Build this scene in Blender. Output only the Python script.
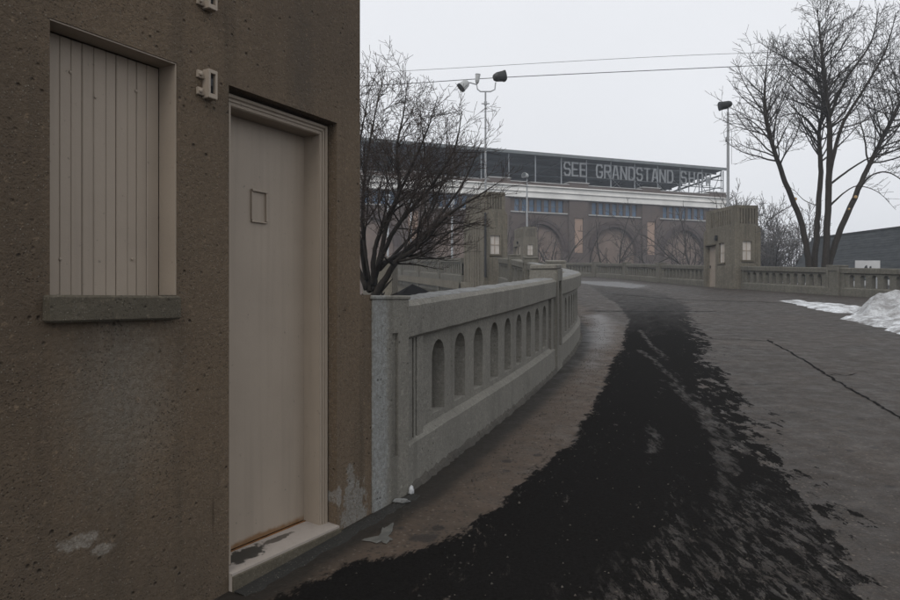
import bpy, bmesh, math, random
import numpy as np
from mathutils import Vector, Matrix
from mathutils import noise as mnoise

for o in list(bpy.data.objects):
    bpy.data.objects.remove(o, do_unlink=True)
scene = bpy.context.scene
COL = scene.collection
rng = random.Random(7)

# ------------------------------------------------------------------ camera
EYE = 1.47
FPX = 720.0                       # focal length in photo pixels (photo is 900 wide)
cam_data = bpy.data.cameras.new('camera')
cam = bpy.data.objects.new('camera', cam_data)
COL.objects.link(cam)
cam.location = (0, 0, EYE)
cam.rotation_euler = (math.radians(90), 0, 0)
cam_data.sensor_width = 36.0
cam_data.lens = 36.0 * FPX / 900.0
cam_data.clip_start = 0.05
cam_data.clip_end = 2000
scene.camera = cam

# ------------------------------------------------------------------ world: flat overcast
world = bpy.data.worlds.new('World')
scene.world = world
world.use_nodes = True
wn, wl = world.node_tree.nodes, world.node_tree.links
wn.clear()
w_out = wn.new('ShaderNodeOutputWorld')
w_bg = wn.new('ShaderNodeBackground')
w_bg.inputs['Strength'].default_value = 0.1
sky = wn.new('ShaderNodeTexSky')
sky.sky_type = 'NISHITA'
sky.sun_disc = False
SUN_EL, SUN_AZ = math.radians(42), math.radians(205)
sky.sun_elevation = SUN_EL
sky.sun_rotation = SUN_AZ
hs = wn.new('ShaderNodeHueSaturation')
hs.inputs['Saturation'].default_value = 0.25
wl.new(sky.outputs[0], hs.inputs['Color'])
w_tc = wn.new('ShaderNodeTexCoord')
w_sep = wn.new('ShaderNodeSeparateXYZ')
wl.new(w_tc.outputs['Generated'], w_sep.inputs[0])
w_mr = wn.new('ShaderNodeMapRange')            # overcast: brighter towards the zenith
w_mr.inputs['From Min'].default_value = 0.0
w_mr.inputs['From Max'].default_value = 1.0
w_mr.inputs['To Min'].default_value = 8.9
w_mr.inputs['To Max'].default_value = 10.0
wl.new(w_sep.outputs['Z'], w_mr.inputs['Value'])
w_ns = wn.new('ShaderNodeTexNoise')            # faint cloud mottling
w_ns.inputs['Scale'].default_value = 2.2
w_ns.inputs['Detail'].default_value = 4
wl.new(w_tc.outputs['Generated'], w_ns.inputs['Vector'])
w_mr2 = wn.new('ShaderNodeMapRange')
w_mr2.inputs['To Min'].default_value = 0.93
w_mr2.inputs['To Max'].default_value = 1.05
wl.new(w_ns.outputs['Fac'], w_mr2.inputs['Value'])
w_mul = wn.new('ShaderNodeMath'); w_mul.operation = 'MULTIPLY'
wl.new(w_mr.outputs[0], w_mul.inputs[0]); wl.new(w_mr2.outputs[0], w_mul.inputs[1])
w_vm = wn.new('ShaderNodeVectorMath'); w_vm.operation = 'SCALE'
w_vm.inputs[0].default_value = (0.965, 0.985, 1.03)
wl.new(w_mul.outputs[0], w_vm.inputs['Scale'])
w_mix = wn.new('ShaderNodeMix'); w_mix.data_type = 'RGBA'
w_mix.inputs[0].default_value = 0.94
wl.new(hs.outputs[0], w_mix.inputs[6]); wl.new(w_vm.outputs[0], w_mix.inputs[7])
wl.new(w_mix.outputs[2], w_bg.inputs['Color'])
wl.new(w_bg.outputs[0], w_out.inputs['Surface'])

sun_d = bpy.data.lights.new('sun', 'SUN')
sun_d.energy = 1.5
sun_d.angle = math.radians(40)
sun_d.color = (1.0, 0.97, 0.93)
sun = bpy.data.objects.new('sun', sun_d)
COL.objects.link(sun)
sd = Vector((math.sin(SUN_AZ) * math.cos(SUN_EL), math.cos(SUN_AZ) * math.cos(SUN_EL), math.sin(SUN_EL)))
sun.rotation_euler = sd.to_track_quat('Z', 'Y').to_euler()

vs = scene.view_settings
vs.view_transform = 'Standard'
vs.look = 'None'
vs.exposure = 0.0
vs.gamma = 1.0
vs.use_curve_mapping = False
scene.render.engine = 'CYCLES'

# ------------------------------------------------------------------ heights and projection helpers
SLOPE = 0.058
LOW = -2.6                                   # ground below the ramp

def sst(a, b, v):
    v = min(1.0, max(0.0, (v - a) / (b - a)))
    return v * v * (3 - 2 * v)

def R(x, y):                                 # ramp surface height
    return SLOPE * y + 0.28 * sst(15, 34, y) * (1 - sst(3.5, 9.5, x))

def at(px, py, Y):                           # a point seen at (px, py) standing at depth Y
    return Vector(((px - 450) / FPX * Y, Y, EYE + (300 - py) / FPX * Y))

def gp(px, py):                              # a point of the sloping ramp
    Y = EYE * FPX / (py - (300 - SLOPE * FPX))
    return ((px - 450) / FPX * Y, Y)

# ------------------------------------------------------------------ mesh helpers
class MB:
    def __init__(self):
        self.v = []; self.f = []
    def add(self, pts, faces):
        b = len(self.v)
        self.v.extend([tuple(p) for p in pts])
        self.f.extend([tuple(b + i for i in f) for f in faces])
    def quad(self, a, b, c, d):
        self.add([a, b, c, d], [(0, 1, 2, 3)])
    def box(self, x0, x1, y0, y1, z0, z1, xf=None, ch=0.0):
        if ch > 0:
            pts = []
            for (z, e) in ((z0, ch), (z0 + ch, 0), (z1 - ch, 0), (z1, ch)):
                pts += [(x0 + e, y0 + e, z), (x1 - e, y0 + e, z), (x1 - e, y1 - e, z), (x0 + e, y1 - e, z)]
            fs = [(3, 2, 1, 0), (12, 13, 14, 15)]
            for k in range(3):
                for i in range(4):
                    j = (i + 1) % 4
                    fs.append((4 * k + i, 4 * k + j, 4 * k + 4 + j, 4 * k + 4 + i))
        else:
            pts = [(x, y, z) for z in (z0, z1) for (x, y) in ((x0, y0), (x1, y0), (x1, y1), (x0, y1))]
            fs = [(3, 2, 1, 0), (4, 5, 6, 7), (0, 1, 5, 4), (1, 2, 6, 5), (2, 3, 7, 6), (3, 0, 4, 7)]
        if xf: pts = [xf(*p) for p in pts]
        self.add(pts, fs)
    def bar(self, a, b, w, h=None):
        a, b = Vector(a), Vector(b); h = h or w
        d = (b - a).normalized()
        u = d.cross(Vector((0, 0, 1)))
        if u.length < 1e-4: u = Vector((1, 0, 0))
        u.normalize(); n = u.cross(d)
        c = [(-.5, -.5), (.5, -.5), (.5, .5), (-.5, .5)]
        pts = [a + u * (i * w) + n * (j * h) for i, j in c] + [b + u * (i * w) + n * (j * h) for i, j in c]
        self.add(pts, [(0, 1, 2, 3), (7, 6, 5, 4), (0, 4, 5, 1), (1, 5, 6, 2), (2, 6, 7, 3), (3, 7, 4, 0)])
    def tube(self, pts, rad, sides=8, cap=True):
        pts = [Vector(p) for p in pts]
        n = len(pts); b = len(self.v)
        ref = None
        for i, p in enumerate(pts):
            d = (pts[min(i + 1, n - 1)] - pts[max(i - 1, 0)])
            if d.length < 1e-9: d = Vector((0, 0, 1))
            d.normalize()
            if ref is None:
                ref = d.orthogonal().normalized()
            u = ref - d * ref.dot(d)
            if u.length < 1e-5: u = d.orthogonal()
            u.normalize(); ref = u
            w = d.cross(u)
            r = rad[i] if hasattr(rad, '__len__') else rad
            for k in range(sides):
                a = 2 * math.pi * k / sides
                q = p + u * (r * math.cos(a)) + w * (r * math.sin(a))
                self.v.append((q.x, q.y, q.z))
        for i in range(n - 1):
            for k in range(sides):
                k2 = (k + 1) % sides
                self.f.append((b + i * sides + k, b + i * sides + k2, b + (i + 1) * sides + k2, b + (i + 1) * sides + k))
        if cap:
            self.f.append(tuple(b + k for k in reversed(range(sides))))
            self.f.append(tuple(b + (n - 1) * sides + k for k in range(sides)))
    def prism(self, poly, y0, y1, xf=None):      # poly in (x, z), extruded along y
        n = len(poly)
        pts = [(x, y0, z) for x, z in poly] + [(x, y1, z) for x, z in poly]
        if xf: pts = [xf(*p) for p in pts]
        self.add(pts, [tuple(range(n)), tuple(reversed(range(n, 2 * n)))] +
                 [(i, n + i, n + (i + 1) % n, (i + 1) % n) for i in range(n)])
    def build(self, name, mat, parent=None, smooth=False, fix=True):
        me = bpy.data.meshes.new(name)
        me.from_pydata(self.v, [], self.f)
        if fix and len(self.f) < 60000:
            bm = bmesh.new(); bm.from_mesh(me)
            bmesh.ops.recalc_face_normals(bm, faces=bm.faces)
            bm.to_mesh(me); bm.free()
        if smooth:
            me.polygons.foreach_set('use_smooth', [True] * len(me.polygons))
        me.materials.append(mat)
        o = bpy.data.objects.new(name, me)
        COL.objects.link(o)
        if parent: o.parent = parent
        return o

def tag(o, label=None, cat=None, group=None, kind=None):
    if label: o['label'] = label
    if cat: o['category'] = cat
    if group: o['group'] = group
    if kind: o['kind'] = kind
    return o

def empty(name, loc=(0, 0, 0), rz=0.0):
    o = bpy.data.objects.new(name, None)
    o.location = loc; o.rotation_euler = (0, 0, rz)
    o.empty_display_size = 0.2
    COL.objects.link(o)
    return o

def wall_openings(mb, x0, x1, z0, z1, ops, xf, maxcell=1e9):
    """face in the local plane y=0 with recessed rectangular openings (a, b, c, d, depth)"""
    xs = sorted({x0, x1} | {o[0] for o in ops} | {o[1] for o in ops})
    zs = sorted({z0, z1} | {o[2] for o in ops} | {o[3] for o in ops})
    def sub(L):
        r = [L[0]]
        for a, b in zip(L, L[1:]):
            k = max(1, int(math.ceil((b - a) / maxcell)))
            r += [a + (b - a) * (i + 1) / k for i in range(k)]
        return r
    xs, zs = sub(xs), sub(zs)
    for a, b in zip(xs, xs[1:]):
        for c, d in zip(zs, zs[1:]):
            mx, mz = (a + b) / 2, (c + d) / 2
            if any(o[0] < mx < o[1] and o[2] < mz < o[3] for o in ops): continue
            mb.quad(xf(a, 0, c), xf(b, 0, c), xf(b, 0, d), xf(a, 0, d))
    for a, b, c, d, dp in ops:
        mb.quad(xf(a, 0, c), xf(a, 0, d), xf(a, dp, d), xf(a, dp, c))
        mb.quad(xf(b, 0, c), xf(b, dp, c), xf(b, dp, d), xf(b, 0, d))
        mb.quad(xf(a, 0, d), xf(b, 0, d), xf(b, dp, d), xf(a, dp, d))
        mb.quad(xf(a, 0, c), xf(a, dp, c), xf(b, dp, c), xf(b, 0, c))

# ------------------------------------------------------------------ materials
class NT:
    def __init__(self, name, rough=0.8, spec=0.3):
        self.m = bpy.data.materials.new(name); self.m.use_nodes = True
        self.t = self.m.node_tree; self.n = self.t.nodes; self.l = self.t.links
        self.b = self.n['Principled BSDF']
        self.b.inputs['Roughness'].default_value = rough
        self.b.inputs['Specular IOR Level'].default_value = spec
        self.tc = self.n.new('ShaderNodeTexCoord')
        self.o = self.tc.outputs['Object']
    def mapping(self, scale=(1, 1, 1), rot=(0, 0, 0), loc=(0, 0, 0), src=None):
        mp = self.n.new('ShaderNodeMapping')
        mp.inputs['Scale'].default_value = scale
        mp.inputs['Rotation'].default_value = rot
        mp.inputs['Location'].default_value = loc
        self.l.new(src or self.o, mp.inputs['Vector'])
        return mp.outputs[0]
    def noise(self, scale, detail=4, rough=.55, vec=None, dist=0.0):
        x = self.n.new('ShaderNodeTexNoise')
        x.inputs['Scale'].default_value = scale
        x.inputs['Detail'].default_value = detail
        x.inputs['Roughness'].default_value = rough
        x.inputs['Distortion'].default_value = dist
        self.l.new(vec or self.o, x.inputs['Vector'])
        return x.outputs['Fac']
    def voro(self, scale, vec=None, feat='F1', out='Distance', rand=1.0):
        x = self.n.new('ShaderNodeTexVoronoi')
        x.feature = feat
        x.inputs['Scale'].default_value = scale
        x.inputs['Randomness'].default_value = rand
        self.l.new(vec or self.o, x.inputs['Vector'])
        return x.outputs[out]
    def ramp(self, fac, stops):
        r = self.n.new('ShaderNodeValToRGB')
        el = r.color_ramp.elements
        while len(el) < len(stops): el.new(0.5)
        for e, (p, c) in zip(el, stops):
            e.position = p
            e.color = (c, c, c, 1) if not hasattr(c, '__len__') else (*c, 1)
        self.l.new(fac, r.inputs[0])
        return r.outputs[0]
    def mr(self, v, a, b, c=0.0, d=1.0, smooth=False):
        x = self.n.new('ShaderNodeMapRange')
        if smooth: x.interpolation_type = 'SMOOTHSTEP'
        for k, val in zip(('From Min', 'From Max', 'To Min', 'To Max'), (a, b, c, d)):
            x.inputs[k].default_value = val
        self.l.new(v, x.inputs['Value'])
        return x.outputs[0]
    def math(self, op, a, b=None, c=None):
        x = self.n.new('ShaderNodeMath'); x.operation = op
        for i, q in enumerate((a, b, c)):
            if q is None: continue
            if isinstance(q, (int, float)): x.inputs[i].default_value = q
            else: self.l.new(q, x.inputs[i])
        return x.outputs[0]
    def mix(self, fac, a, b, mode='MIX'):
        x = self.n.new('ShaderNodeMix'); x.data_type = 'RGBA'; x.blend_type = mode
        for i, q in ((0, fac), (6, a), (7, b)):
            if isinstance(q, (int, float)): x.inputs[i].default_value = q
            elif isinstance(q, tuple): x.inputs[i].default_value = (*q, 1)
            else: self.l.new(q, x.inputs[i])
        return x.outputs[2]
    def attr(self, name):
        x = self.n.new('ShaderNodeAttribute'); x.attribute_name = name
        return x.outputs['Fac']
    def color(self, c):
        if isinstance(c, tuple): self.b.inputs['Base Color'].default_value = (*c, 1)
        else: self.l.new(c, self.b.inputs['Base Color'])
    def rough(self, r): self.l.new(r, self.b.inputs['Roughness'])
    def bump(self, h, strength=.3, dist=.01):
        x = self.n.new('ShaderNodeBump')
        x.inputs['Strength'].default_value = strength
        x.inputs['Distance'].default_value = dist
        self.l.new(h, x.inputs['Height'])
        self.l.new(x.outputs[0], self.b.inputs['Normal'])
    def spot(self, c, r, soft=.25, nscale=9, namp=.5):
        """mask round a local point with a ragged edge"""
        v = self.n.new('ShaderNodeVectorMath'); v.operation = 'SUBTRACT'
        self.l.new(self.o, v.inputs[0]); v.inputs[1].default_value = c
        w = self.n.new('ShaderNodeVectorMath'); w.operation = 'DIVIDE'
        self.l.new(v.outputs[0], w.inputs[0]); w.inputs[1].default_value = r
        ln = self.n.new('ShaderNodeVectorMath'); ln.operation = 'LENGTH'
        self.l.new(w.outputs[0], ln.inputs[0])
        d = self.math('ADD', ln.outputs['Value'], self.math('MULTIPLY', self.math('SUBTRACT', self.noise(nscale, 5, .65), .5), namp * 2))
        return self.mr(d, 1 - soft, 1 + soft, 1, 0, True)

def concrete(name, c0, c1, rough=.85, fine=1.0, drip=0.5, speck=True, bump=.4, spots=(), stain=(.03, .028, .022)):
    t = NT(name, rough, .25)
    big = t.noise(.9, 5, .6)
    mid = t.noise(6, 6, .7)
    col = t.mix(t.mr(big, .3, .7), c0, c1)
    col = t.mix(t.mr(mid, .35, .75, 0, .55), col, tuple(v * .55 for v in c0))
    dv = t.mapping((7, 7, .45))
    dr = t.noise(1.0, 4, .6, dv)
    col = t.mix(t.mr(dr, .52, .75, 0, drip), col, stain)
    for (cc, rr, scol, soft, amp, fac) in spots:
        col = t.mix(t.math('MULTIPLY', t.spot(cc, rr, soft, 17, amp), fac), col, scol)
    g2 = t.noise(46 * fine, 4, .7)
    col = t.mix(t.mr(g2, .40, .62, 0, .55), col, tuple(v * .42 for v in c0))
    col = t.mix(t.mr(t.noise(30 * fine, 3, .7, t.mapping((1, 1, 1), loc=(4, 7, 2))), .60, .70, 0, .35), col, tuple(min(1, v * 1.8) for v in c0))
    h = t.math('ADD', t.math('MULTIPLY', mid, .6), t.math('MULTIPLY', g2, .8))
    if speck:
        vd = t.voro(115 * fine)
        vc = t.voro(115 * fine, out='Color')
        clus = t.mr(t.noise(3.1, 4, .6), .38, .66)
        sp = t.n.new('ShaderNodeSeparateColor'); t.l.new(vc, sp.inputs[0])
        lite = t.math('MULTIPLY', t.mr(sp.outputs[0], .86, .9), t.mr(vd, .25, .4, 1, 0))
        dark = t.math('MULTIPLY', t.math('MULTIPLY', t.mr(sp.outputs[1], .78, .84), clus), t.mr(vd, .2, .5, 1, 0))
        col = t.mix(t.math('MULTIPLY', lite, .55), col, (.30, .27, .22))
        col = t.mix(t.math('MULTIPLY', dark, .75), col, (.018, .015, .012))
        pv = t.voro(34 * fine)
        pc = t.n.new('ShaderNodeSeparateColor'); t.l.new(t.voro(34 * fine, out='Color'), pc.inputs[0])
        pit = t.math('MULTIPLY', t.mr(pc.outputs[2], .86, .9), t.mr(pv, .08, .32, 1, 0))
        pit = t.math('MULTIPLY', pit, t.mr(t.noise(1.7, 3), .42, .58))
        col = t.mix(t.math('MULTIPLY', pit, .6), col, (.012, .010, .008))
        gr = t.noise(160 * fine, 3, .6)
        col = t.mix(t.mr(gr, .35, .65, 0, .5), col, tuple(v * .5 for v in c0))
        h = t.math('SUBTRACT', t.math('ADD', h, t.math('MULTIPLY', gr, .35)), t.math('ADD', t.math('MULTIPLY', dark, .35), t.math('MULTIPLY', pit, 1.4)))
        h = t.math('ADD', h, t.math('MULTIPLY', lite, .25))
    t.color(col)
    t.bump(h, bump, .012)
    return t.m

def painted(name, c, wear=None, rough=.55, bump=.12):
    t = NT(name, rough, .35)
    col = t.mix(t.mr(t.noise(2.2, 5, .65), .3, .75, 0, .5), c, tuple(v * .72 for v in c))
    col = t.mix(t.mr(t.noise(1.0, 4, .6, t.mapping((22, 22, .8))), .5, .8, 0, .35), col, tuple(v * .6 for v in c))
    sp = t.mr(t.noise(38, 3, .6), .68, .74, 0, .6)
    col = t.mix(sp, col, tuple(v * .35 for v in c))
    if wear:
        for (cc, rr, scol, soft, amp, fac) in wear:
            col = t.mix(t.math('MULTIPLY', t.spot(cc, rr, soft, 16, amp), fac), col, scol)
    t.color(col)
    t.bump(t.math('ADD', t.noise(90, 3), t.math('MULTIPLY', t.noise(5, 3), 1.5)), bump, .006)
    return t.m

def plain(name, c, rough=.6, var=.4, scale=3.0, metal=0.0, spec=.35):
    t = NT(name, rough, spec)
    col = t.mix(t.mr(t.noise(scale, 5, .65), .3, .72), c, tuple(v * (1 - var) for v in c))
    t.color(col)
    t.b.inputs['Metallic'].default_value = metal
    return t.m

M = {}
TAN = (.325, .270, .214)
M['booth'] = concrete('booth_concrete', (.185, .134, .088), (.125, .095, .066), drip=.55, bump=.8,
    spots=[((-1.32, 0, 1.12), (.19, .3, .30), (.24, .235, .21), .9, 1.1, .42),
           ((-1.49, 0, .61), (.075, .2, .026), (.42, .39, .34), .25, 1.5, .9), ((-1.40, 0, .56), (.04, .2, .02), (.42, .39, .34), .25, 1.5, .9),
           ((.16, 0, .30), (.11, .2, .16), (.27, .275, .26), .12, 1.3, .75), ((.13, 0, .48), (.04, .2, .08), (.27, .275, .26), .12, 1.3, .6),
           ((.018, .0, .41), (.022, .2, .05), (.30, .29, .27), .15, 1.2, .8),
           ((-1.9, 0, 1.7), (.35, .3, 1.2), (.060, .046, .034), .9, .8, .68),  # darkens the left of the wall: lens falloff put into the colour
           ((-1.6, 0, .2), (.9, .3, .45), (.06, .050, .04), .9, .8, .6),  # lower wall darkened: some grime, plus lens falloff painted into the colour
           ((-.868, 0, .54), (.006, .2, .07), (.03, .018, .01), .5, .5, .8),
           ((-.15, 0, 2.9), (.5, .4, .35), (.075, .058, .044), .8, .8, .6),
           ((-.28, 0, 2.62), (.08, .4, .30), (.05, .045, .04), .6, .6, .5)])
M['tower'] = concrete('tower_concrete', (.180, .160, .124), (.125, .112, .088), fine=.25, drip=.6, speck=False, bump=.2)
M['baluster'] = concrete('balustrade_concrete', (.262, .248, .214), (.185, .176, .154), fine=.85, drip=.5, bump=.6)
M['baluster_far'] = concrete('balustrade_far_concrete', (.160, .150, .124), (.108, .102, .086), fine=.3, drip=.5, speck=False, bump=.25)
M['sill'] = concrete('sill_concrete', (.135, .116, .084), (.088, .076, .056), fine=1.1, drip=.2, bump=.6)
M['paint'] = painted('tan_paint', TAN)
M['door'] = painted('tan_door_paint', (.320, .266, .211), rough=.5, bump=.08, wear=[
    ((-.40, .15, .29), (.36, .3, .022), (.16, .075, .02), .5, .9, .85)])
M['threshold'] = painted('threshold_paint', (.33, .29, .255), wear=[
    ((-.62, .09, .27), (.16, .05, .3), (.02, .018, .014), .15, 1.3, .95),
    ((-.35, .1, .27), (.10, .02, .3), (.03, .022, .014), .15, 1.1, .8)])
M['rust'] = plain('rust', (.20, .085, .025), .8, .6, 30)
M['darkmetal'] = plain('dark_metal', (.02, .021, .022), .5, .4, 10)
M['steel'] = plain('galvanised_steel', (.33, .34, .35), .45, .3, 8, .3)
M['lamp_grey'] = plain('lamp_grey', (.42, .43, .43), .5, .2, 6)
M['lamp_black'] = plain('lamp_black', (.018, .02, .019), .45, .3, 6)
M['lens'] = plain('lamp_lens', (.06, .065, .07), .12, .2, 6)
M['board'] = plain('window_board', (.50, .46, .42), .7, .25, 4)
M['boothdoor'] = plain('booth_door', (.26, .22, .18), .6, .2, 3)
M['wire'] = plain('wire', (.02, .02, .022), .6, .2)
def snow_mat(name, c, dirt):
    t = NT(name, .75, .3)
    col = t.mix(t.mr(t.noise(2.5, 6, .7), .40, .62, 0, .95), c, dirt)
    col = t.mix(t.mr(t.noise(30, 5, .7), .52, .66, 0, .7), col, tuple(v * .5 for v in dirt))
    t.color(col); t.bump(t.noise(16, 7, .7), .5, .03)
    return t.m
M['snow'] = snow_mat('dirty_snow', (.66, .68, .70), (.17, .165, .16))
M['snow_dirty'] = snow_mat('ploughed_snow', (.46, .47, .48), (.20, .195, .19))
M['frost'] = snow_mat('rail_frost', (.20, .203, .20), (.13, .128, .12))
M['litter'] = plain('white_litter', (.55, .56, .57), .7, .5, 25)
def bark_mat(name, c):
    t = NT(name, .9, .15)
    col = t.mix(t.mr(t.noise(1.0, 5, .7, t.mapping((26, 26, 5))), .35, .7), c, tuple(v * .4 for v in c))
    t.color(col)
    t.bump(t.noise(1.0, 4, .7, t.mapping((50, 50, 8))), .7, .02)
    return t.m
M['bark1'] = bark_mat('dark_bark', (.030, .025, .021))
M['twig1'] = plain('red_brown_twig', (.045, .030, .023), .8, .4, 5)
M['bark2'] = bark_mat('grey_bark', (.042, .035, .029))
M['twig2'] = plain('grey_twig', (.040, .034, .030), .8, .4, 5)
M['twig3'] = plain('hazy_twig', (.085, .075, .068), .8, .4, 5)
M['twig4'] = plain('hazy_brown_twig', (.055, .044, .038), .8, .4, 5)  # paler brown, with distance haze put into the twig colour
M['cut'] = plain('fresh_cut_wood', (.40, .26, .12), .7, .3, 20)

# ------------------------------------------------------------------ ground and ramp
def ground_mat():
    t = NT('ground_dead_grass', .9, .2)
    col = t.mix(t.mr(t.noise(.15, 5, .6), .4, .62), (.06, .055, .042), (.035, .035, .034))
    col = t.mix(t.mr(t.noise(.09, 6, .7), .56, .62), col, (.5, .51, .52))
    t.color(col); t.bump(t.noise(4, 5), .4, .05)
    return t.m
mb = MB()
GS, GN = 420.0, 30
for j in range(GN + 1):
    for i in range(GN + 1):
        x = -GS + 2 * GS * i / GN; y = -GS + 2 * GS * j / GN
        mb.v.append((x, y, LOW + .25 * math.sin(x * .03) * math.sin(y * .023 + 1)))
for j in range(GN):
    for i in range(GN):
        a = j * (GN + 1) + i
        mb.f.append((a, a + 1, a + GN + 2, a + GN + 1))
tag(mb.build('ground', ground_mat(), smooth=True), 'low ground of dead grass and snow patches below the ramp', 'ground', kind='structure')

class Path:
    def __init__(self, pts, off=0.0):
        self.off = off
        P = [Vector((*p, 0)) for p in pts]
        P = [P[0] * 2 - P[1]] + P + [P[-1] * 2 - P[-2]]
        out = []
        for i in range(1, len(P) - 2):
            for k in range(24):
                u = k / 24
                a, b, c, d = P[i - 1], P[i], P[i + 1], P[i + 2]
                out.append(.5 * (2 * b + (c - a) * u + (2 * a - 5 * b + 4 * c - d) * u * u + (3 * b - a - 3 * c + d) * u ** 3))
        out.append(P[-2])
        self.p = np.array([(q.x, q.y) for q in out])
        seg = np.hypot(*np.diff(self.p, axis=0).T)
        self.s = np.concatenate([[0], np.cumsum(seg)])
        self.L = self.s[-1]
    def pos(self, s):
        if s < 0 or s > self.L:
            e = 0.0 if s < 0 else self.L
            b = self.pos(e); t = self.tan(e)
            return (b[0] + t[0] * (s - e), b[1] + t[1] * (s - e))
        return (float(np.interp(s, self.s, self.p[:, 0])), float(np.interp(s, self.s, self.p[:, 1])))
    def tan(self, s):
        s = min(max(s, .06), self.L - .06)
        a, b = self.pos(s - .05), self.pos(s + .05)
        l = math.hypot(b[0] - a[0], b[1] - a[1])
        return ((b[0] - a[0]) / l, (b[1] - a[1]) / l)
    def at_y(self, y):
        return float(np.interp(y, self.p[:, 1], self.s))
    def xf(self, s, t, h):                     # t > 0 : to the right of the direction
        x, y = self.pos(s); tx, ty = self.tan(s); t += self.off
        return (x + ty * t, y - tx * t, R(x, y) + h)

WA = math.radians(28.4)                        # heading of the near booth's front wall
U = (math.sin(WA), math.cos(WA)); NRM = (math.cos(WA), -math.sin(WA))
P0 = (-.606, 3.86)
left = Path([(-.262, 4.496), (.247, 5.92), (.70, 7.21), (1.37, 9.30), (2.0, 11.5), (2.53, 13.9), (2.80, 16.5),
             (2.92, 20), (2.88, 24), (2.80, 29), (2.62, 33.6)], -.17)
leftB = Path([(.75, 37.2), (-.35, 41.5), (-2.0, 47.5), (-4.3, 55.5), (-8, 66)])
right = Path([(20.6, 14), (18.4, 19.5), (16.3, 25), (15.0, 29.5), (13.9, 34), (13.1, 39), (12.5, 45), (12.0, 51),
              (11.2, 56), (9.6, 60.2), (7.6, 63.2), (5.0, 67), (0, 73), (-6, 80)], .17)

# road surface: rows joining the left edge to the right edge
Lp = [(-8.5, -13), (-5.5, -6), (P0[0] - 3.6 * U[0], P0[1] - 3.6 * U[1])]
for k in range(42): Lp.append((P0[0] + (-3.4 + k * .099) * U[0], P0[1] + (-3.4 + k * .099) * U[1]))
for k in range(240): Lp.append(left.pos(.05 + (left.L - .05) * (k / 239) ** 1.35))
Lp += [(1.9, 35.4)] + [leftB.pos(leftB.L * k / 25) for k in range(26)]
Rp_key = [(20, -13), (21, 0)] + [right.pos(right.L * k / 60) for k in range(61)]
rk = np.array(Rp_key); rs = np.concatenate([[0], np.cumsum(np.hypot(*np.diff(rk, axis=0).T))])
Lk = np.array(Lp)
yy = Lk[:, 1]
# match rows by depth
ymap = np.interp(yy, [-13, 0, 14, 34, 60, 66.1], [0, 13, 27, rs[-1] * .52, rs[-1] * .9, rs[-1]])
rx = np.interp(ymap, rs, rk[:, 0]); ry = np.interp(ymap, rs, rk[:, 1])
NC = 210
wts = np.linspace(0, 1, NC) ** 1.35
verts = []
for i in range(len(Lk)):
    for w in wts:
        x = Lk[i, 0] * (1 - w) + rx[i] * w; y = Lk[i, 1] * (1 - w) + ry[i] * w
        verts.append((x, y, R(x, y)))
faces = [(i * NC + j, i * NC + j + 1, (i + 1) * NC + j + 1, (i + 1) * NC + j) for i in range(len(Lk) - 1) for j in range(NC - 1)]
me = bpy.data.meshes.new('ramp_road')
me.from_pydata(verts, [], faces)
V = np.array(verts)

def sdf(poly):
    P = np.array(poly); d = np.full(len(V), 1e9); ins = np.zeros(len(V), bool)
    x, y = V[:, 0], V[:, 1]
    for i in range(len(P)):
        a, b = P[i], P[(i + 1) % len(P)]
        e = b - a
        h = np.clip(((x - a[0]) * e[0] + (y - a[1]) * e[1]) / (e @ e), 0, 1)
        d = np.minimum(d, np.hypot(x - a[0] - h * e[0], y - a[1] - h * e[1]))
        c = (a[1] > y) != (b[1] > y)
        with np.errstate(divide='ignore', invalid='ignore'):
            xi = (b[0] - a[0]) * (y - a[1]) / (b[1] - a[1]) + a[0]
        ins ^= c & (x < xi)
    return np.where(ins, d, -d)

stain_px = [(588, 288), (604, 300), (620, 308), (628, 320), (624, 338), (612, 362), (598, 388), (586, 418), (573, 445), (545, 463),
            (512, 488), (498, 505), (470, 528), (440, 543), (400, 550), (352, 556), (300, 576), (180, 660), (60, 1000),
            (900, 1000), (900, 700), (835, 560), (812, 512), (786, 478), (762, 440), (744, 410), (724, 386), (712, 360),
            (700, 336), (694, 320), (684, 305), (668, 295), (640, 288)]
wet_px = [(586, 316), (604, 314), (618, 322), (616, 342), (606, 356), (590, 372), (580, 384), (585, 355)]
ice_px = [(575, 281), (620, 281.5), (655, 286), (640, 289), (600, 287), (575, 285)]
thin_px = [(694, 500), (745, 486), (800, 515), (860, 600), (900, 760), (600, 760), (560, 600), (610, 560), (676, 545)]
for nm, poly in (('stain', stain_px), ('wet', wet_px), ('ice', ice_px), ('thin', thin_px)):
    dd = sdf([gp(*q) for q in poly])
    a = me.attributes.new(nm, 'FLOAT', 'POINT')
    a.data.foreach_set('value', dd.astype(np.float32))
cl = np.array(sorted([gp(*q)[::-1] for q in ((640, 300), (655, 320), (660, 360), (668, 400), (672, 450), (660, 500), (600, 560), (520, 640), (300, 900))]))
a = me.attributes.new('rgt', 'FLOAT', 'POINT')
a.data.foreach_set('value', np.clip((V[:, 0] - np.interp(V[:, 1], cl[:, 0], cl[:, 1])) / .5 + .5, 0, 1).astype(np.float32))
trails = [[(640, 350), (662, 368), (684, 388), (700, 405), (712, 425), (722, 445), (735, 472)], [(672, 384), (692, 404), (706, 424), (716, 446), (724, 470), (730, 505)],
          [(704, 408), (722, 426), (748, 454)], [(640, 330), (650, 344), (668, 360)], [(650, 425), (656, 440), (652, 452)]]
dt = np.full(len(V), 9.0)
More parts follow.
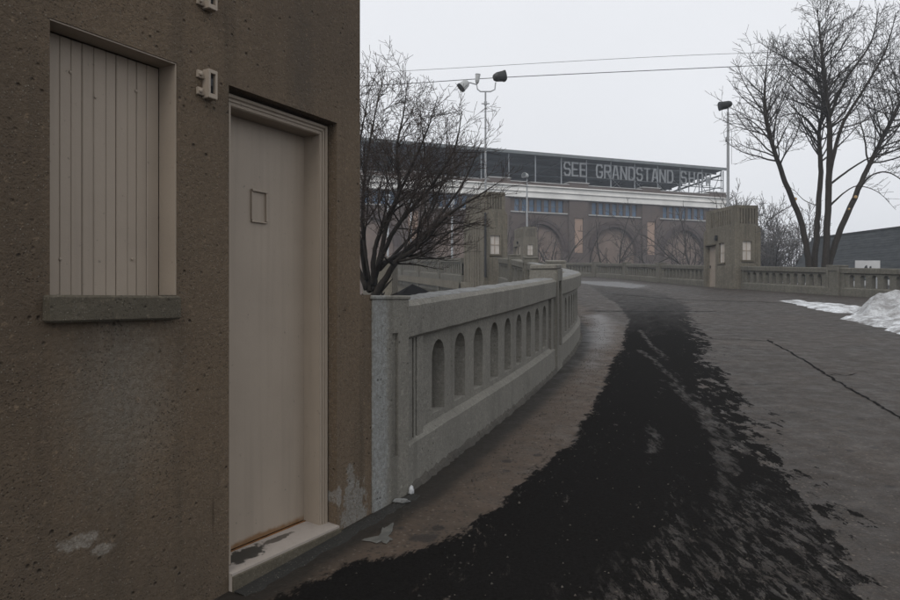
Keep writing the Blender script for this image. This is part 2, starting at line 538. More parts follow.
for tr in trails:
    P_ = [np.array(gp(*q)) for q in tr]
    for p_, q_ in zip(P_, P_[1:]):
        e = q_ - p_; hh = np.clip(((V[:, 0] - p_[0]) * e[0] + (V[:, 1] - p_[1]) * e[1]) / (e @ e), 0, 1)
        dt = np.minimum(dt, np.hypot(V[:, 0] - p_[0] - hh * e[0], V[:, 1] - p_[1] - hh * e[1]))
a = me.attributes.new('trail', 'FLOAT', 'POINT'); a.data.foreach_set('value', dt.astype(np.float32))
# signed offset from the balustrade foot
dl = np.full(len(V), 9.0)
for q in Lk: dl = np.minimum(dl, np.hypot(V[:, 0] - q[0], V[:, 1] - q[1]))
a = me.attributes.new('edge', 'FLOAT', 'POINT'); a.data.foreach_set('value', dl.astype(np.float32))

def road_mat():
    t = NT('ramp_asphalt_and_concrete', .6, .12)
    rot = t.mapping((1, 1, 1), (0, 0, math.radians(20)))
    flow = t.mapping((2.2, .42, 1), (0, 0, 0), src=rot)
    n_big = t.noise(.7, 6, .65)
    n_mid = t.noise(5, 6, .7)
    n_fine = t.noise(60, 4, .7)
    n_flow = t.noise(1.6, 8, .72, flow, .6)
    st = t.attr('stain')
    base = t.mix(t.mr(n_big, .35, .65), (.050, .039, .031), (.029, .024, .020))
    base = t.mix(t.mr(n_mid, .42, .62, 0, .75), base, (.034, .029, .025))
    base = t.mix(t.mr(t.noise(28, 5, .75), .52, .62, 0, .5), base, (.022, .019, .017))
    base = t.mix(t.mr(t.noise(1.9, 7, .75), .54, .66, 0, .5), base, (.080, .068, .058))
    base = t.mix(t.mr(t.noise(13, 6, .75), .50, .60, 0, .5), base, (.024, .020, .017))
    base = t.mix(t.mr(t.noise(75, 4, .7), .54, .66, 0, .6), base, (.090, .076, .063))
    # brown gravelly margin beside the balustrade
    ed = t.attr('edge')
    mg = t.mr(t.math('ADD', ed, t.math('MULTIPLY', n_big, .8)), 1.0, 1.6, 1, 0, True)
    base = t.mix(t.math('MULTIPLY', mg, .8), base, t.mix(t.mr(n_mid, .3, .7), (.088, .062, .044), (.050, .038, .028)))
    pc = t.n.new('ShaderNodeSeparateColor'); t.l.new(t.voro(42, out='Color'), pc.inputs[0])
    peb = t.math('MULTIPLY', t.mr(pc.outputs[0], .72, .80), t.mr(t.voro(42), .2, .42, 1, 0))
    base = t.mix(t.math('MULTIPLY', peb, .6), base, (.15, .125, .10))
    pd = t.math('MULTIPLY', t.mr(pc.outputs[1], .62, .70), t.mr(t.voro(42), .25, .5, 1, 0))
    base = t.mix(t.math('MULTIPLY', pd, .6), base, (.015, .013, .012))
    # scattered dark spots and blots
    sc = t.n.new('ShaderNodeSeparateColor'); t.l.new(t.voro(4.5, out='Color'), sc.inputs[0])
    spt = t.math('MULTIPLY', t.mr(sc.outputs[0], .60, .62), t.mr(t.math('ADD', t.voro(4.5), t.math('MULTIPLY', t.noise(30, 3), .12)), .20, .26, 1, 0))
    base = t.mix(t.math('MULTIPLY', spt, .7), base, (.012, .010, .009))
    bl = t.mr(t.noise(2.6, 4, .55, t.mapping((1, .8, 1), loc=(3, 9, 0))), .68, .72, 0, .7)
    base = t.mix(bl, base, (.018, .016, .015))
    # black wet stain: crisp ragged edge from the smooth distance field
    comb = t.noise(1.0, 8, .75, t.mapping((5.2, .95, 1), (0, 0, math.radians(7))), .35)
    rg = t.attr('rgt')
    amp = lambda lo, hi: t.mr(rg, 0, 1, lo, hi)
    n = t.math('MULTIPLY', t.math('SUBTRACT', n_flow, .5), amp(.5, 1.1))
    n = t.math('ADD', n, t.math('MULTIPLY', t.math('SUBTRACT', n_mid, .5), amp(.22, 1.0)))
    n = t.math('ADD', n, t.math('MULTIPLY', t.math('SUBTRACT', comb, .5), amp(.18, 1.9)))
    n = t.math('ADD', n, t.math('MULTIPLY', t.math('SUBTRACT', t.noise(22, 4, .7), .5), amp(.12, .3)))
    f = t.math('ADD', st, n)
    sm = t.mr(f, .0, .045, 0, 1, True)
    # worn-through trails and thin patches
    brk = t.noise(9, 9, .80, t.mapping((2.2, .55, 1), (0, 0, math.radians(9))), .3)
    wig = t.noise(3.0, 6, .7, t.mapping((3.2, .8, 1), (0, 0, math.radians(12)), (2, 5, 0)))
    trl = t.math('SUBTRACT', .045, t.math('ADD', t.attr('trail'), t.math('MULTIPLY', t.math('SUBTRACT', wig, .52), .30)))
    wr = t.math('MULTIPLY', t.mr(trl, 0, .05, 0, .7), t.mr(brk, .42, .52))
    th = t.math('ADD', t.attr('thin'), t.math('MULTIPLY', t.math('SUBTRACT', n_flow, .5), 1.6))
    wr2 = t.math('MULTIPLY', t.mr(th, -.1, .3), t.mr(brk, .50, .56))
    wr3 = t.math('MULTIPLY', t.mr(n_flow, .55, .66), t.mr(brk, .56, .60))
    wr = t.math('MAXIMUM', wr, t.math('MAXIMUM', wr2, wr3))
    sm2 = t.math('MULTIPLY', sm, t.math('SUBTRACT', 1.0, t.math('MULTIPLY', wr, .8)))
    sy = t.n.new('ShaderNodeSeparateXYZ'); t.l.new(t.o, sy.inputs[0])
    sm2 = t.math('MULTIPLY', sm2, t.mr(t.math('ADD', sy.outputs[1], t.math('MULTIPLY', n_flow, 12)), 20, 36, 1, .35))
    col = t.mix(sm2, base, t.mix(t.mr(n_fine, .3, .7), (.006, .0056, .0052), (.013, .0122, .0115)))
    # grime at the foot of the balustrade
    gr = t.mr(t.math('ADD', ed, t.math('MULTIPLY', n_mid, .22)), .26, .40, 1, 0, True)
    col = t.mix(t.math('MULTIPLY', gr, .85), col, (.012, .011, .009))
    ice = t.mr(t.math('ADD', t.attr('ice'), t.math('MULTIPLY', t.math('SUBTRACT', n_flow, .5), 2.5)), 0, .5)
    col = t.mix(t.math('MULTIPLY', ice, .5), col, (.22, .225, .23))
    wet = t.mr(t.math('ADD', t.attr('wet'), t.math('MULTIPLY', t.math('SUBTRACT', n_big, .5), .8)), -.15, .35, 0, 1, True)
    col = t.mix(t.math('MULTIPLY', wet, .5), col, (.06, .058, .056))
    t.color(col)
    ro = t.math('MAXIMUM', t.mr(t.noise(4.0, 8, .75), .36, .64, .50, .82), t.math('MULTIPLY', sm2, .85))
    ro = t.math('ADD', t.math('MULTIPLY', ro, t.math('SUBTRACT', 1.0, wet)), t.math('MULTIPLY', wet, .36))
    t.rough(ro)
    t.l.new(t.math('ADD', t.mr(sm2, 0, 1, .20, .01), t.math('MULTIPLY', wet, .12)), t.b.inputs['Specular IOR Level'])
    hgt = t.math('ADD', t.math('MULTIPLY', n_fine, .7), t.math('ADD', n_mid, t.math('MULTIPLY', peb, .5)))
    t.bump(hgt, .35, .009)
    return t.m
me.materials.append(road_mat())
ramp = bpy.data.objects.new('ramp_road', me); COL.objects.link(ramp)
tag(ramp, 'cracked grey ramp roadway with a black wet stain curving uphill', 'road', kind='structure')

M['tar'] = plain('joint_tar', (.006, .0055, .005), .9, .5, 9, spec=.05)
M['joint'] = plain('worn_joint', (.012, .011, .010), .9, .6, 9, spec=.05)
def ribbon(name, px, w, mat, jit=.35, seed=1, sub=10):
    g = random.Random(seed)
    P = [Vector(gp(*q)) for q in px]
    pts = []
    for a, b in zip(P, P[1:]):
        for k in range(sub): pts.append(a.lerp(b, k / sub))
    pts.append(P[-1])
    mb = MB()
    for i, p in enumerate(pts):
        d = (pts[min(i + 1, len(pts) - 1)] - pts[max(i - 1, 0)]).normalized()
        n = Vector((d.y, -d.x))
        ww = w * g.uniform(1 - jit, 1 + jit) * (.35 if i in (0, len(pts) - 1) else 1)
        o = n * g.uniform(-1, 1) * w * jit
        for sgn in (-.5, .5):
            q = p + o + n * ww * sgn
            mb.v.append((q.x, q.y, R(q.x, q.y) + .004))
    for i in range(len(pts) - 1):
        mb.f.append((2 * i, 2 * i + 1, 2 * i + 3, 2 * i + 2))
    return mb.build(name, mat, ramp, fix=False)
ribbon('crack', [(768, 341), (790, 352), (815, 367), (828, 376), (850, 389), (875, 403), (905, 421), (990, 470)], .028, M['tar'], .6, 3, 12)
ribbon('crack', [(828, 376), (836, 374), (846, 376), (858, 373)], .014, M['joint'], .7, 13, 8)
ribbon('expansion_joint', [(586, 312.6), (640, 312.8), (690, 312.4), (716, 312)], .11, M['joint'], .4, 4, 14)
ribbon('expansion_joint', [(612, 297), (680, 300), (760, 302), (830, 306)], .16, M['joint'], .4, 5, 14)
ribbon('crack', [(700, 338.5), (735, 339.5), (768, 341)], .028, M['joint'], .6, 6, 14)
ribbon('crack', [(735, 384), (752, 385), (772, 384)], .016, M['joint'], .7, 8, 8)
ribbon('tar_patch', [(768, 339.8), (771, 342.4)], .06, M['tar'], .5, 9, 4)

# retaining walls under the two edges
def retaining(name, pts, label, off):
    mb = MB()
    for i in range(len(pts) - 1):
        a, b = pts[i], pts[i + 1]
        za, zb = R(*a) - .02, R(*b) - .02
        mb.quad((a[0], a[1], LOW - .6), (b[0], b[1], LOW - .6), (b[0], b[1], zb - .35), (a[0], a[1], za - .35))
    # projecting edge beam
    for i in range(len(pts) - 1):
        a, b = Vector(pts[i]), Vector(pts[i + 1])
        d = (b - a).normalized(); n = Vector((d.y, -d.x)) * off
        za, zb = R(*a) - .02, R(*b) - .02
        A, B = a + n, b + n
        mb.quad((A.x, A.y, za - .42), (B.x, B.y, zb - .42), (B.x, B.y, zb), (A.x, A.y, za))
        mb.quad((a.x, a.y, za - .42), (b.x, b.y, zb - .42), (B.x, B.y, zb - .42), (A.x, A.y, za - .42))
    return tag(mb.build(name, M['tower'], fix=False), label, 'wall')
retaining('retaining_wall', [tuple(q) for q in Lk[44:284:4]] + [leftB.pos(0)], 'tall concrete retaining wall below the near curved balustrade', -.22)
retaining('retaining_wall', [leftB.pos(leftB.L * k / 12) for k in range(13)], 'pale concrete abutment wall below the far left bridge balustrade', -.30)
retaining('retaining_wall', [right.pos(right.L * k / 50) for k in range(51)], 'concrete retaining wall carrying the outer balustrade on the right', .22)

# ------------------------------------------------------------------ balustrades
def sweep(mb, path, s0, s1, prof, ds=.25, caps=True, amp=0.0):
    n = max(1, int((s1 - s0) / ds)); m = len(prof); b = len(mb.v)
    for i in range(n + 1):
        s = s0 + (s1 - s0) * i / n
        for (t, h) in prof:
            p = path.xf(s, t, h)
            if amp:
                q = Vector(p)
                p = tuple(q + mnoise.noise_vector(q * 7) * amp + mnoise.noise_vector(q * 23) * amp * .6)
            mb.v.append(p)
    for i in range(n):
        for k in range(m):
            k2 = (k + 1) % m
            mb.f.append((b + i * m + k, b + i * m + k2, b + (i + 1) * m + k2, b + (i + 1) * m + k))
    if caps:
        mb.f.append(tuple(b + k for k in range(m))); mb.f.append(tuple(b + n * m + k for k in reversed(range(m))))

def arcade(mb, xf, s0, s1, n, w, zb, zs, zlo, zhi, tw, arc=8, marg=None, m1=None):
    """wall between zlo and zhi pierced by n round-headed slots of half width w; faces at t=+tw and t=-tw"""
    m = marg or 0.0; m1 = m if m1 is None else m1
    pitch = (s1 - s0 - m - m1) / n
    for t in (tw, -tw):
        def q(a, b, c, d): mb.quad(*(xf(s, t, h) for s, h in (a, b, c, d)))
        if m > 1e-4:
            q((s0, zlo), (s0 + m, zlo), (s0 + m, zhi), (s0, zhi)); q((s1 - m1, zlo), (s1, zlo), (s1, zhi), (s1 - m1, zhi))
        for i in range(n):
            a = s0 + m + i * pitch; b = a + pitch; c = (a + b) / 2
            q((a, zlo), (c - w, zlo), (c - w, zhi), (a, zhi)); q((c + w, zlo), (b, zlo), (b, zhi), (c + w, zhi))
            if zb > zlo: q((c - w, zlo), (c + w, zlo), (c + w, zb), (c - w, zb))
            A = [(c - w * math.cos(math.pi * k / arc), zs + w * math.sin(math.pi * k / arc)) for k in range(arc + 1)]
            for p, r in zip(A, A[1:]): q(p, r, (r[0], zhi), (p[0], zhi))
    for i in range(n):
        c = s0 + m + (i + .5) * pitch
        A = [(c - w, zb)] + [(c - w * math.cos(math.pi * k / arc), zs + w * math.sin(math.pi * k / arc)) for k in range(arc + 1)] + [(c + w, zb)]
        for p, r in zip(A, A[1:] + A[:1]):
            mb.quad(xf(p[0], tw, p[1]), xf(r[0], tw, r[1]), xf(r[0], -tw, r[1]), xf(p[0], -tw, p[1]))

M['crust'] = concrete('crusty_footing', (.11, .10, .085), (.05, .046, .04), fine=1.0, drip=.2, bump=.9)
def pier(path, s, w, h, mat, parent, t=.21):
    mb = MB(); f = lambda a, b, c: path.xf(s + a, b, c)
    mb.box(-w / 2, w / 2, -t, t, -.7, h - .06, f)
    mb.box(-w / 2 - .02, w / 2 + .02, -t - .02, t + .02, h - .06, h, f, .012)
    for sg in (-1, 1):
        y0, y1 = sorted((sg * t, sg * (t + .03)))
        mb.box(-w / 2, -w / 2 + .09, y0, y1, -.7, h - .062, f)
        mb.box(w / 2 - .09, w / 2, y0, y1, -.7, h - .062, f)
        mb.box(-w / 2 + .09, w / 2 - .09, y0, y1, -.7, .30, f)
        mb.box(-w / 2 + .09, w / 2 - .09, y0, y1, h - .22, h - .062, f)
    return mb.build('pier', mat, parent)

frost_mb = []
def ragged(path, s0, s1, H, half, thick, seed, ds=.09):
    g = random.Random(seed); mb = MB(); n = int((s1 - s0) / ds)
    row = []
    l = r = 0.0
    for i in range(n + 1):
        s = s0 + (s1 - s0) * i / n
        l = l * .6 + g.uniform(-.03, .02); r = r * .6 + g.uniform(-.035, .012)
        th = thick * g.uniform(.6, 1.2)
        a, b = -half - l * .6, half + r
        for (t, h) in ((a, .001), (a + .03, th), (0, th * 1.2), (b - .03, th), (b, .001)):
            mb.v.append(path.xf(s, t, H + h))
    for i in range(n):
        for k in range(4):
            q = i * 5 + k
            mb.f.append((q, q + 5, q + 6, q + 1))
    return mb.build('snow', M['frost'], smooth=True, fix=False)

def panel_run(path, s0, s1, mat, parent, n, H=1.2, w=.128, snow=None, grooves=False, first=None):
    mb = MB()
    sweep(mb, path, s0, s1, [(-.16, -.7), (.16, -.7), (.155, .285), (.105, .325), (-.105, .325), (-.155, .285)], .07 if first else .25, True, .004 if first else 0)
    mb.build('plinth', mat, parent)
    if first or snow:
        mb = MB(); g = random.Random(31); nf = int((s1 - s0) / .05)
        for i in range(nf + 1):
            s = s0 + (s1 - s0) * i / nf
            a, b = g.uniform(.02, .05), g.uniform(.015, .04)
            for (t, h) in ((.150, b + .015), (.16 + a * .5, b), (.165 + a, -.02)): mb.v.append(path.xf(s, t, h))
        for i in range(nf):
            for q in range(2): mb.f.append((i * 3 + q, i * 3 + 3 + q, i * 3 + 4 + q, i * 3 + 1 + q))
        mb.build('footing', M['crust'], parent, fix=False)
    mb = MB()
    k = H / 1.2
    arcade(mb, path.xf, s0, s1, n, w, .37 * k, .76 * k, .315, .965 * k, .10, 8, first or (.30 if (s1 - s0) > 2 else .1), .28)
    o = mb.build('pierced_panel', mat, parent)
    mb = MB()
    # flat end strips and a recessed field below the rail
    for (a, b) in ((s0, s0 + .20), (s1 - .20, s1)):
        for sg in (-1, 1):
            y0, y1 = sorted((sg * .1005, sg * .135))
            cuts = ((0, .17), (.195, .225), (.25, .36)) if (grooves and a == s0 and sg > 0) else ((0, .2),)
            for (c, d) in cuts:
                mb = MB(); mb.box(a + c, a + d, y0, y1, .30, .96 * k, path.xf)
                mb.build('end_strip', mat, parent)
    mb = MB()
    z = .955 * k
    sweep(mb, path, s0, s1, [(-.165, z + .02), (-.14, z), (.14, z), (.165, z + .02), (.175, H - .03), (.15, H), (-.15, H), (-.175, H - .03)], .06 if first else .25, True, .003 if first else 0)
    mb.build('top_rail', mat, parent)
    if snow:
        tag(ragged(path, s0 + .02, s1 - .02, H, .14, .012, snow[0]), snow[1], 'snow', 'thin snow on the balustrade rails', kind='stuff')

yS = left.at_y
bal = tag(empty('balustrade', (0, 0, 0)), 'near curved concrete balustrade with arched slots beginning beside the booth', 'balustrade', 'concrete balustrades along the ramp')
# first pier, next to the booth
M['pier_near'] = concrete('pier_concrete', (.255, .240, .205), (.18, .172, .15), fine=.85, drip=.45, bump=.6, spots=[
    ((-.41, 4.20, .8), (.075, .095, 1.1), (.30, .315, .315), .35, .6, .75)])
mb = MB()
def fw(s, y, z):                                # booth-wall frame: s along wall, y into wall
    return (P0[0] + U[0] * s - NRM[0] * y, P0[1] + U[1] * s - NRM[1] * y, z)
mb.box(.331, .722, .012, .42, -.7, 1.472, fw)
mb.box(.318, .735, -.012, .44, 1.472, 1.497, fw, .006)
for (a, b) in ((.331, .535), (.60, .722)):
    mb.box(a, b, -.006, .0119, -.7, 1.4719, fw, .004)
mb.box(.535, .60, -.006, .0119, -.7, .52, fw); mb.box(.535, .60, -.006, .0119, 1.27, 1.4719, fw)
mb.build('pier', M['pier_near'], bal)
s2 = yS(9.55); s3 = yS(18.6); s4 = yS(24.2); s5 = yS(29.4)
panel_run(left, -.02, s2 - .22, M['baluster'], bal, 9, snow=(11, 'thin grey snow along the top rail nearest the booth'), grooves=True, first=.50)
pier(left, s2, .44, 1.39, M['baluster'], bal, .155)
panel_run(left, s2 + .22, s3 - .27, M['baluster'], bal, 17, snow=(12, 'white snow capping the curved rail beyond the second pier'))
pier(left, s3, .54, 1.39, M['baluster'], bal)
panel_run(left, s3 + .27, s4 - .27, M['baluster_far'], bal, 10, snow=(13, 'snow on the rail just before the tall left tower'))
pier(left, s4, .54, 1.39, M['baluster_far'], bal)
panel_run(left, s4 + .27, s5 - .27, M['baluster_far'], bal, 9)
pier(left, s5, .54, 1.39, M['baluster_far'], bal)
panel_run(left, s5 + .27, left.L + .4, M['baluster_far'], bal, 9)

bal2 = tag(empty('balustrade'), 'balustrade on the far left bridge beyond the left tower', 'balustrade', 'concrete balustrades along the ramp')
prev = .1
for k, y in enumerate((42.0, 47.2, 52.4, 57.6)):
    s = leftB.at_y(y)
    panel_run(leftB, prev, s - .25, M['baluster_far'], bal2, 9)
    pier(leftB, s, .5, 1.30, M['baluster_far'], bal2)
    prev = s + .25

HR = 1.10
bal3 = tag(empty('balustrade'), 'balustrade on the right below the big bare tree', 'balustrade', 'concrete balustrades along the ramp')
rT0, rT1 = right.at_y(34.3), right.at_y(37.1)
def ry_at(y): return right.at_y(y)
prev = ry_at(14.5)
for y in (19.6, 24.0, 28.6):
    s = ry_at(y)
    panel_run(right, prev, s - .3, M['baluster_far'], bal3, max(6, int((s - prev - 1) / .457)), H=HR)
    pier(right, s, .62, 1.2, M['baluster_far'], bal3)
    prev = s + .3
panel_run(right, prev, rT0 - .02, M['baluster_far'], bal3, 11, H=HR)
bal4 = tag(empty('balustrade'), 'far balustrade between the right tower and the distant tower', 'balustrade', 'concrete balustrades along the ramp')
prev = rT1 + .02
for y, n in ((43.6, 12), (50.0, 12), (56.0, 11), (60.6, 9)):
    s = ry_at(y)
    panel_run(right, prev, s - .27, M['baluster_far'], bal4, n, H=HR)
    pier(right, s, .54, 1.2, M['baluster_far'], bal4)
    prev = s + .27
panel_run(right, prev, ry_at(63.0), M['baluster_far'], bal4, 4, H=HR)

# ------------------------------------------------------------------ booths / towers
def flutes(mb, L, D, z0, z1, nA, nB):
    mb.box(.10, L - .10, .10, D - .10, z0, z1 - .001)
    mb.box(.03, L - .03, .03, D - .03, z0 + .001, z0 + .10)
    mb.box(.03, L - .03, .03, D - .03, z1 - .16, z1)
    for (length, n, side) in ((L, nA, 'A'), (D, nB, 'B')):
        e = length * .20
        p = (length - 2 * e) / n
        segs = [(.031, e)] + [(e + i * p + p * .42, e + (i + 1) * p) for i in range(n)] + [(length - e + p * .42, length - .031)]
        for a, b in segs:
            for far in (0, 1):
                if side == 'A':
                    y0, y1 = (.03, .0999) if not far else (D - .0999, D - .03)
                    mb.box(a, b, y0, y1, z0 + .1002, z1 - .1602)
                else:
                    x0, x1 = (.03, .0999) if not far else (L - .0999, L - .03)
                    mb.box(x0, x1, max(a, .1001), min(b, D - .1001), z0 + .1002, z1 - .1602)

def tower_window(name, parent, xf, a, b, c, d, depth, boarded=True):
    mb = MB(); mb.box(a, b, depth - .02, depth + .02, c, d, xf)
    win = mb.build(name, M['board'], parent)
    mb = MB()
    w = .03
    mb.box((a + b) / 2 - w / 2, (a + b) / 2 + w / 2, depth - .05, depth - .0205, c, d, xf)
    mb.box(a, (a + b) / 2 - w / 2 - .001, depth - .045, depth - .0205, (c + d) / 2 - w / 2, (c + d) / 2 + w / 2, xf)
    mb.box((a + b) / 2 + w / 2 + .001, b, depth - .045, depth - .0205, (c + d) / 2 - w / 2, (c + d) / 2 + w / 2, xf)
    mb.build('mullion', M['paint'], win)
    mb = MB(); mb.box(a - .06, b + .06, -.06, depth - .021, c - .10, c - .001, xf, .01)
    mb.build('sill', M['sill'], win)
    return win

def tower(loc, rz, label, door_left=True, L=2.8, D=1.15, H=4.05, par=1.0):
    t = tag(empty('ticket_booth', loc, rz), label, 'booth', 'concrete booths along the ramp')
    zb, zt = -4.6, H - par
    fA = lambda x, y, z: (x, y, z)
    fB0 = lambda x, y, z: (y, D - x, z)          # left end face (x = 0)
    fB1 = lambda x, y, z: (L - y, x, z)          # right end face (x = L)
    fC = lambda x, y, z: (L - x, D - y, z)
    dr = (.22, 1.02) if door_left else (L - 1.02, L - .22)
    wn_ = (1.32, 1.84) if door_left else (L - 1.84, L - 1.32)
    mb = MB()
    wall_openings(mb, 0, L, zb, zt, [(dr[0], dr[1], .06, 2.12, .16), (wn_[0], wn_[1], 1.22, 2.2, .12)], fA)
    wb = (D / 2 - .24, D / 2 + .24, 1.30, 2.2, .10)
    wall_openings(mb, 0, D, zb, zt, [wb], fB0)
    wall_openings(mb, 0, D, zb, zt, [wb], fB1)
    wall_openings(mb, 0, L, zb, zt, [], fC)
    mb.quad((0, 0, zt), (L, 0, zt), (L, D, zt), (0, D, zt))
    mb.build('wall', M['tower'], t)
    def part(name, *bx):
        m = MB(); m.box(*bx); m.build(name, M['tower'], t)
    for (x0, x1, xa, xb) in ((-.05, .14, -.03, .19), (L - .14, L + .05, L - .19, L + .03)):     # stepped corner pilasters
        for (y0, y1, ya, yb) in ((-.05, .12, -.03, .20), (D - .12, D + .05, D - .20, D + .03)):
            m = MB(); m.box(x0, x1, y0, y1, zb, zt - .12); m.box(xa, xb, ya, yb, zb, zt - .04)
            m.build('pilaster', M['tower'], t)
    for x in [L * .5 + .36 * k for k in (-2, -1, 0, 1, 2)]:      # buttress strips on the outer side
        part('buttress_strip', x - .07, x + .07, D + .0005, D + .035, zb, zt - .25)
    for (x0, x1) in ((.191, dr[0] - .04), (dr[1] + .04, L - .191)):
        if x1 - x0 > .05: part('base_course', x0, x1, -.04, -.0005, zb, 1.08, None, .01)
    part('base_course', L + .0005, L + .04, .201, D - .201, zb, 1.12, None, .01)
    part('base_course', -.04, -.0005, .201, D - .201, zb, 1.12, None, .01)
    mb = MB(); flutes(mb, L, D, zt + .0005, H, 8, 5)
    mb.build('parapet', M['tower'], t)
    mb = MB(); mb.box(dr[0], dr[1], .13, .17, .06, 2.12)
    door = mb.build('door', M['boothdoor'], t)
    mb = MB(); mb.box(dr[0] + .08, dr[0] + .11, .09, .1295, 1.0, 1.14, None, .006)
    mb.build('handle', M['darkmetal'], door)
    mb = MB(); mb.box(dr[0] - .06, dr[1] + .06, -.10, -.0005, 2.13, 2.2, None, .01)
    mb.build('lintel', M['sill'], t)
    tower_window('window', t, fA, wn_[0], wn_[1], 1.22, 2.2, .12)
    tower_window('window', t, fB0, wb[0], wb[1], wb[2], wb[3], .10)
    tower_window('window', t, fB1, wb[0], wb[1], wb[2], wb[3], .10)
    mb = MB()
    cx = (dr[1] + wn_[0]) / 2 if door_left else (dr[0] + wn_[1]) / 2
    mb.box(cx - .05, cx + .05, -.12, -.0005, 2.35, 2.6, None, .015); mb.box(cx - .18, cx - .1, -.07, -.0005, 2.4, 2.5, None, .01)
    mb.build('wall_lamp', M['darkmetal'], t)
    return t

def tower_at(pt_front_left, heading_deg, label, door_left):
    """front face looks towards -y local; local x axis runs along the given heading (degrees right of +Y)"""
    h = math.radians(heading_deg)
    return (pt_front_left[0], pt_front_left[1]), math.pi / 2 - h

# left tower: outer (back) side and near end face towards the camera; front looks at the road (+X)
hl = math.radians(-18)
ax = Vector((math.sin(hl), math.cos(hl)))                 # long axis away from the camera
nr = Vector((math.cos(hl), -math.sin(hl)))                # towards the road
c_near_out = Vector((1.63, 34.3))
# front-left corner seen from the road: far... local x must run so that local -y = nr  -> x = ax rotated: x axis = ax
fl = c_near_out + nr * 1.12
zl = R(2.2, 35.2) + .05
tw_left = tower((fl.x, fl.y, zl), math.atan2(ax.y, ax.x), 'tall fluted concrete booth tower left of centre behind the bare tree', False, D=1.12, H=4.28, par=.92)
mb = MB(); mb.tube([(-.10, 1.10, .2), (-.10, 1.10, 3.25)], .055, 8)
mb.build('downpipe', M['darkmetal'], tw_left)
# right tower: front looks at the road (-X side)
tq = right.tan((rT0 + rT1) / 2); th_ = Vector((-tq[0], -tq[1]))     # local x runs towards the camera
far_end = Vector(right.pos(rT1)); off = Vector((tq[1], -tq[0]))     # right of direction = away from road
fr = far_end - off * .24
tw_right = tower((fr.x, fr.y, R(13.6, 36.0) + .0), math.atan2(th_.y, th_.x), 'concrete booth tower with tan door at the right of the road', True, L=2.78, D=1.25, H=3.92, par=.98)
# distant tower
hm = math.radians(-12)
am = Vector((-math.sin(hm), -math.cos(hm)))
fm = Vector((5.75, 64.6))
tw_mid = tower((fm.x, fm.y, R(6.5, 63) + .25), math.atan2(am.y, am.x), 'small distant concrete booth tower in front of the brick arches', True, L=2.8, D=1.2, H=3.75, par=.95)

# ------------------------------------------------------------------ near booth
booth = tag(empty('ticket_booth', (P0[0], P0[1], 0), math.pi / 2 - WA),
            'large rough concrete booth with tan door and boarded window filling the left', 'booth', 'concrete booths along the ramp')
BX0, BX1, BD, BH = -2.59, .211, 1.6, 4.25
DZ0, DZ1 = .185, 2.419
W0, W1, WZ0, WZ1 = -1.596, -1.059, 1.40, 2.434
I3 = lambda x, y, z: (x, y, z)
mb = MB()
wall_openings(mb, BX0, BX1, -3.2, 3.25, [(-.777, 0, DZ0, DZ1, .20), (W0, W1, WZ0, WZ1, .13)], I3)
mb.quad((BX1, 0, -3.2), (BX1, BD, -3.2), (BX1, BD, 3.25), (BX1, 0, 3.25))
mb.quad((BX0, 0, -3.2), (BX0, BD, -3.2), (BX0, BD, 3.25), (BX0, 0, 3.25))
mb.quad((BX0, BD, -3.2), (BX1, BD, -3.2), (BX1, BD, 3.25), (BX0, BD, 3.25))
mb.quad((BX0, 0, 3.25), (BX1, 0, 3.25), (BX1, BD, 3.25), (BX0, BD, 3.25))
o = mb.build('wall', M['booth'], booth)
mb = MB(); mb.box(BX1 + .0005, .330, .004, .42, -3.2, 1.50, None)
mb.build('abutment', M['booth'], booth)
mb = MB(); flutes(mb, BX1 - BX0, BD, 3.2505, BH, 8, 5)
mb.v = [(x + BX0, y, z) for x, y, z in mb.v]
mb.build('parapet', M['booth'], booth)
# painted reveal of the window, shutter of planks
mb = MB()
mb.box(W1 - .006, W1 - .0005, .004, .10, WZ0 + .09, WZ1 - .001)
mb.box(W0 + .0005, W1 - .0065, .004, .10, WZ1 - .006, WZ1 - .0005)
mb.build('painted_reveal', M['paint'], booth)
mb = MB(); mb.box(W0 + .001, W1 - .001, .112, .128, WZ0 + .09, WZ1 - .01)
shut = mb.build('window_shutter', M['paint'], booth)
edges = [59.7 - 11, 59.7, 71, 82.4, 93.7, 106, 116.4, 127.7, 137, 146.7, 160]
def s_of(px, d):                                 # booth-wall coordinate of a pixel column at recess d
    k = (px - 450) / FPX
    bx, by = P0[0] - NRM[0] * d, P0[1] - NRM[1] * d
    return (k * by - bx) / (U[0] - k * U[1])
es = [s_of(e, .10) for e in edges]; es[0] = W0 + .002; es[-1] = W1 - .007
gk = random.Random(4)
for i in range(len(es) - 1):
    a, b = es[i] + gk.uniform(.0003, .0013), es[i + 1] - gk.uniform(.0003, .0013)
    yb = .1005 + gk.uniform(-.0015, .0015)
    mb = MB(); c = .0028; ztop = WZ1 - .012
    prof = [(a, yb + .011), (a, yb + c), (a + c, yb), (b - c, yb), (b, yb + c), (b, yb + .011)]
    n = len(prof)
    mb.add([(x, y, WZ0 + .088) for x, y in prof] + [(x, y, ztop) for x, y in prof],
           [(k, k + 1, n + k + 1, n + k) for k in range(n - 1)] + [tuple(reversed(range(n))), tuple(range(n, 2 * n))])
    mb.build('plank', M['paint'], shut)
for (px, py) in ((70, 72), (95, 97), (136, 91), (60, 259), (132, 259)):
    s = s_of(px, .10); Y = P0[1] + U[1] * s - NRM[1] * .10
    z = EYE + (300 - py) / FPX * Y
    mb = MB(); mb.tube([(s, .0995, z), (s, .096, z), (s, .0945, z)], [.006, .0055, .002], 8)
    mb.build('nail_head', M['paint'], shut)
mb = MB(); mb.box(s_of(50, -.04), s_of(181, -.04), -.04, .1115, 1.392, 1.4875, None, .008)
mb.build('window_sill', M['sill'], booth)
